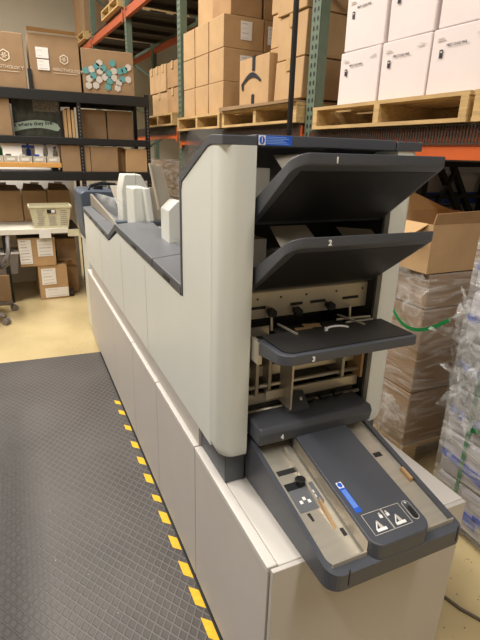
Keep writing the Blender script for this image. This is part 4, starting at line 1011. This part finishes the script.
MB().hexa([(0, 0, 0), (.46, 0, 0), (.46, .3, 0), (0, .3, 0)], [(-.01, -.01, .20), (.49, -.01, .20), (.49, .31, .20), (-.01, .31, .20)]).build('bin_body', 'grey', t)
MB().box(-.015, .495, -.016, .315, .20, .215).build('bin_lid', 'palegrey', t, bevel=.004)
t = thing('furniture_caster', 'small black caster on the floor beside the labelled carton', 'caster', (-.035, 5.22, 0))
MB().tube([(-.012, 0, .025), (.012, 0, .025)], .025, 14).build('wheel', 'black', t)
MB().box(-.018, .018, -.012, .012, .03, .08).build('fork', 'black', t)
# office chair
t = thing('office_chair', 'grey mesh office chair on casters at the left edge', 'chair', (-.92, 4.72, 0), 0)
for k in range(5):
    a = math.radians(30 + k * 72 - 3)
    d = Vector((math.cos(a), math.sin(a), 0))
    l = MB().tube([d * .03 + Vector((0, 0, .13)), d * .20 + Vector((0, 0, .105)), d * .345 + Vector((0, 0, .075))], [.034, .026, .019], 8).build('leg', 'grey', t, smooth=True)
    c = d * .355; s_ = Vector((-d.y, d.x, 0))
    wv = MB().tube([c - s_ * .026 + Vector((0, 0, .03)), c - s_ * .006 + Vector((0, 0, .03))], .03, 14).tube([c + s_ * .006 + Vector((0, 0, .03)), c + s_ * .026 + Vector((0, 0, .03))], .03, 14)
    wv.build('caster', 'grey', l)
MB().tube([(0, 0, .12), (0, 0, .42)], .028, 12).build('gas_column', 'black', t, smooth=True)
MB().prism(roundrect(-.24, .25, -.25, .25, (.08, .08, .08, .08)), 2, .44, .51).build('seat', 'mesh', t, bevel=.02, seg=3)
bk = MB(); vs = []; nv_, nu_ = 8, 8
for j in range(nv_ + 1):
    for i in range(nu_ + 1):
        u = i / nu_ - .5; v = j / nv_
        wq = .46 * (1 - .35 * (2 * v - 1) ** 2 * (v > .5)); vs.append((.02 + .0 * u + wq * u, -.25 - .05 * math.sin(v * PI) + .06 * (2 * u) ** 2, .56 + v * .5))
fs = [(j * 9 + i, j * 9 + i + 1, (j + 1) * 9 + i + 1, (j + 1) * 9 + i) for j in range(8) for i in range(8)]
bo = bk.add(vs, fs).build('backrest', 'mesh', t, smooth=True); sd = bo.modifiers.new('s', 'SOLIDIFY'); sd.thickness = .02
MB().tube([(.02, -.30, .44), (.02, -.34, .6), (.02, -.31, .8)], .02, 8).build('back_support', 'grey', t, smooth=True)
for sx in (-1, 1):
    x = .30 * sx + .02
    MB().tube([(x * .8, .0, .46), (x, -.02, .50), (x + .02 * sx, -.06, .62), (x + .02 * sx, .0, .70), (x + .02 * sx, .14, .715), (x + .02 * sx, .18, .66), (x, .14, .55), (x * .8, .08, .46)], .018, 8).build('armrest', 'grey', t, smooth=True)

t = thing('shade_table', 'unseen pale table added left of the mat to shade its left edge', 'table', (-1.92, -0.9, 0))  # added out of view; its shadow makes the dark band on the mat
MB().box(0, 1.0, 0, 3.62, 1.06, 1.14).build('table_top', 'whitelam', t, bevel=.004)
MB().box(.05, .95, .05, 3.57, .10, 1.06).build('cabinet_body', 'base', t)
MB().box(.08, .90, .08, 3.52, 0, .10).build('plinth', 'black', t)
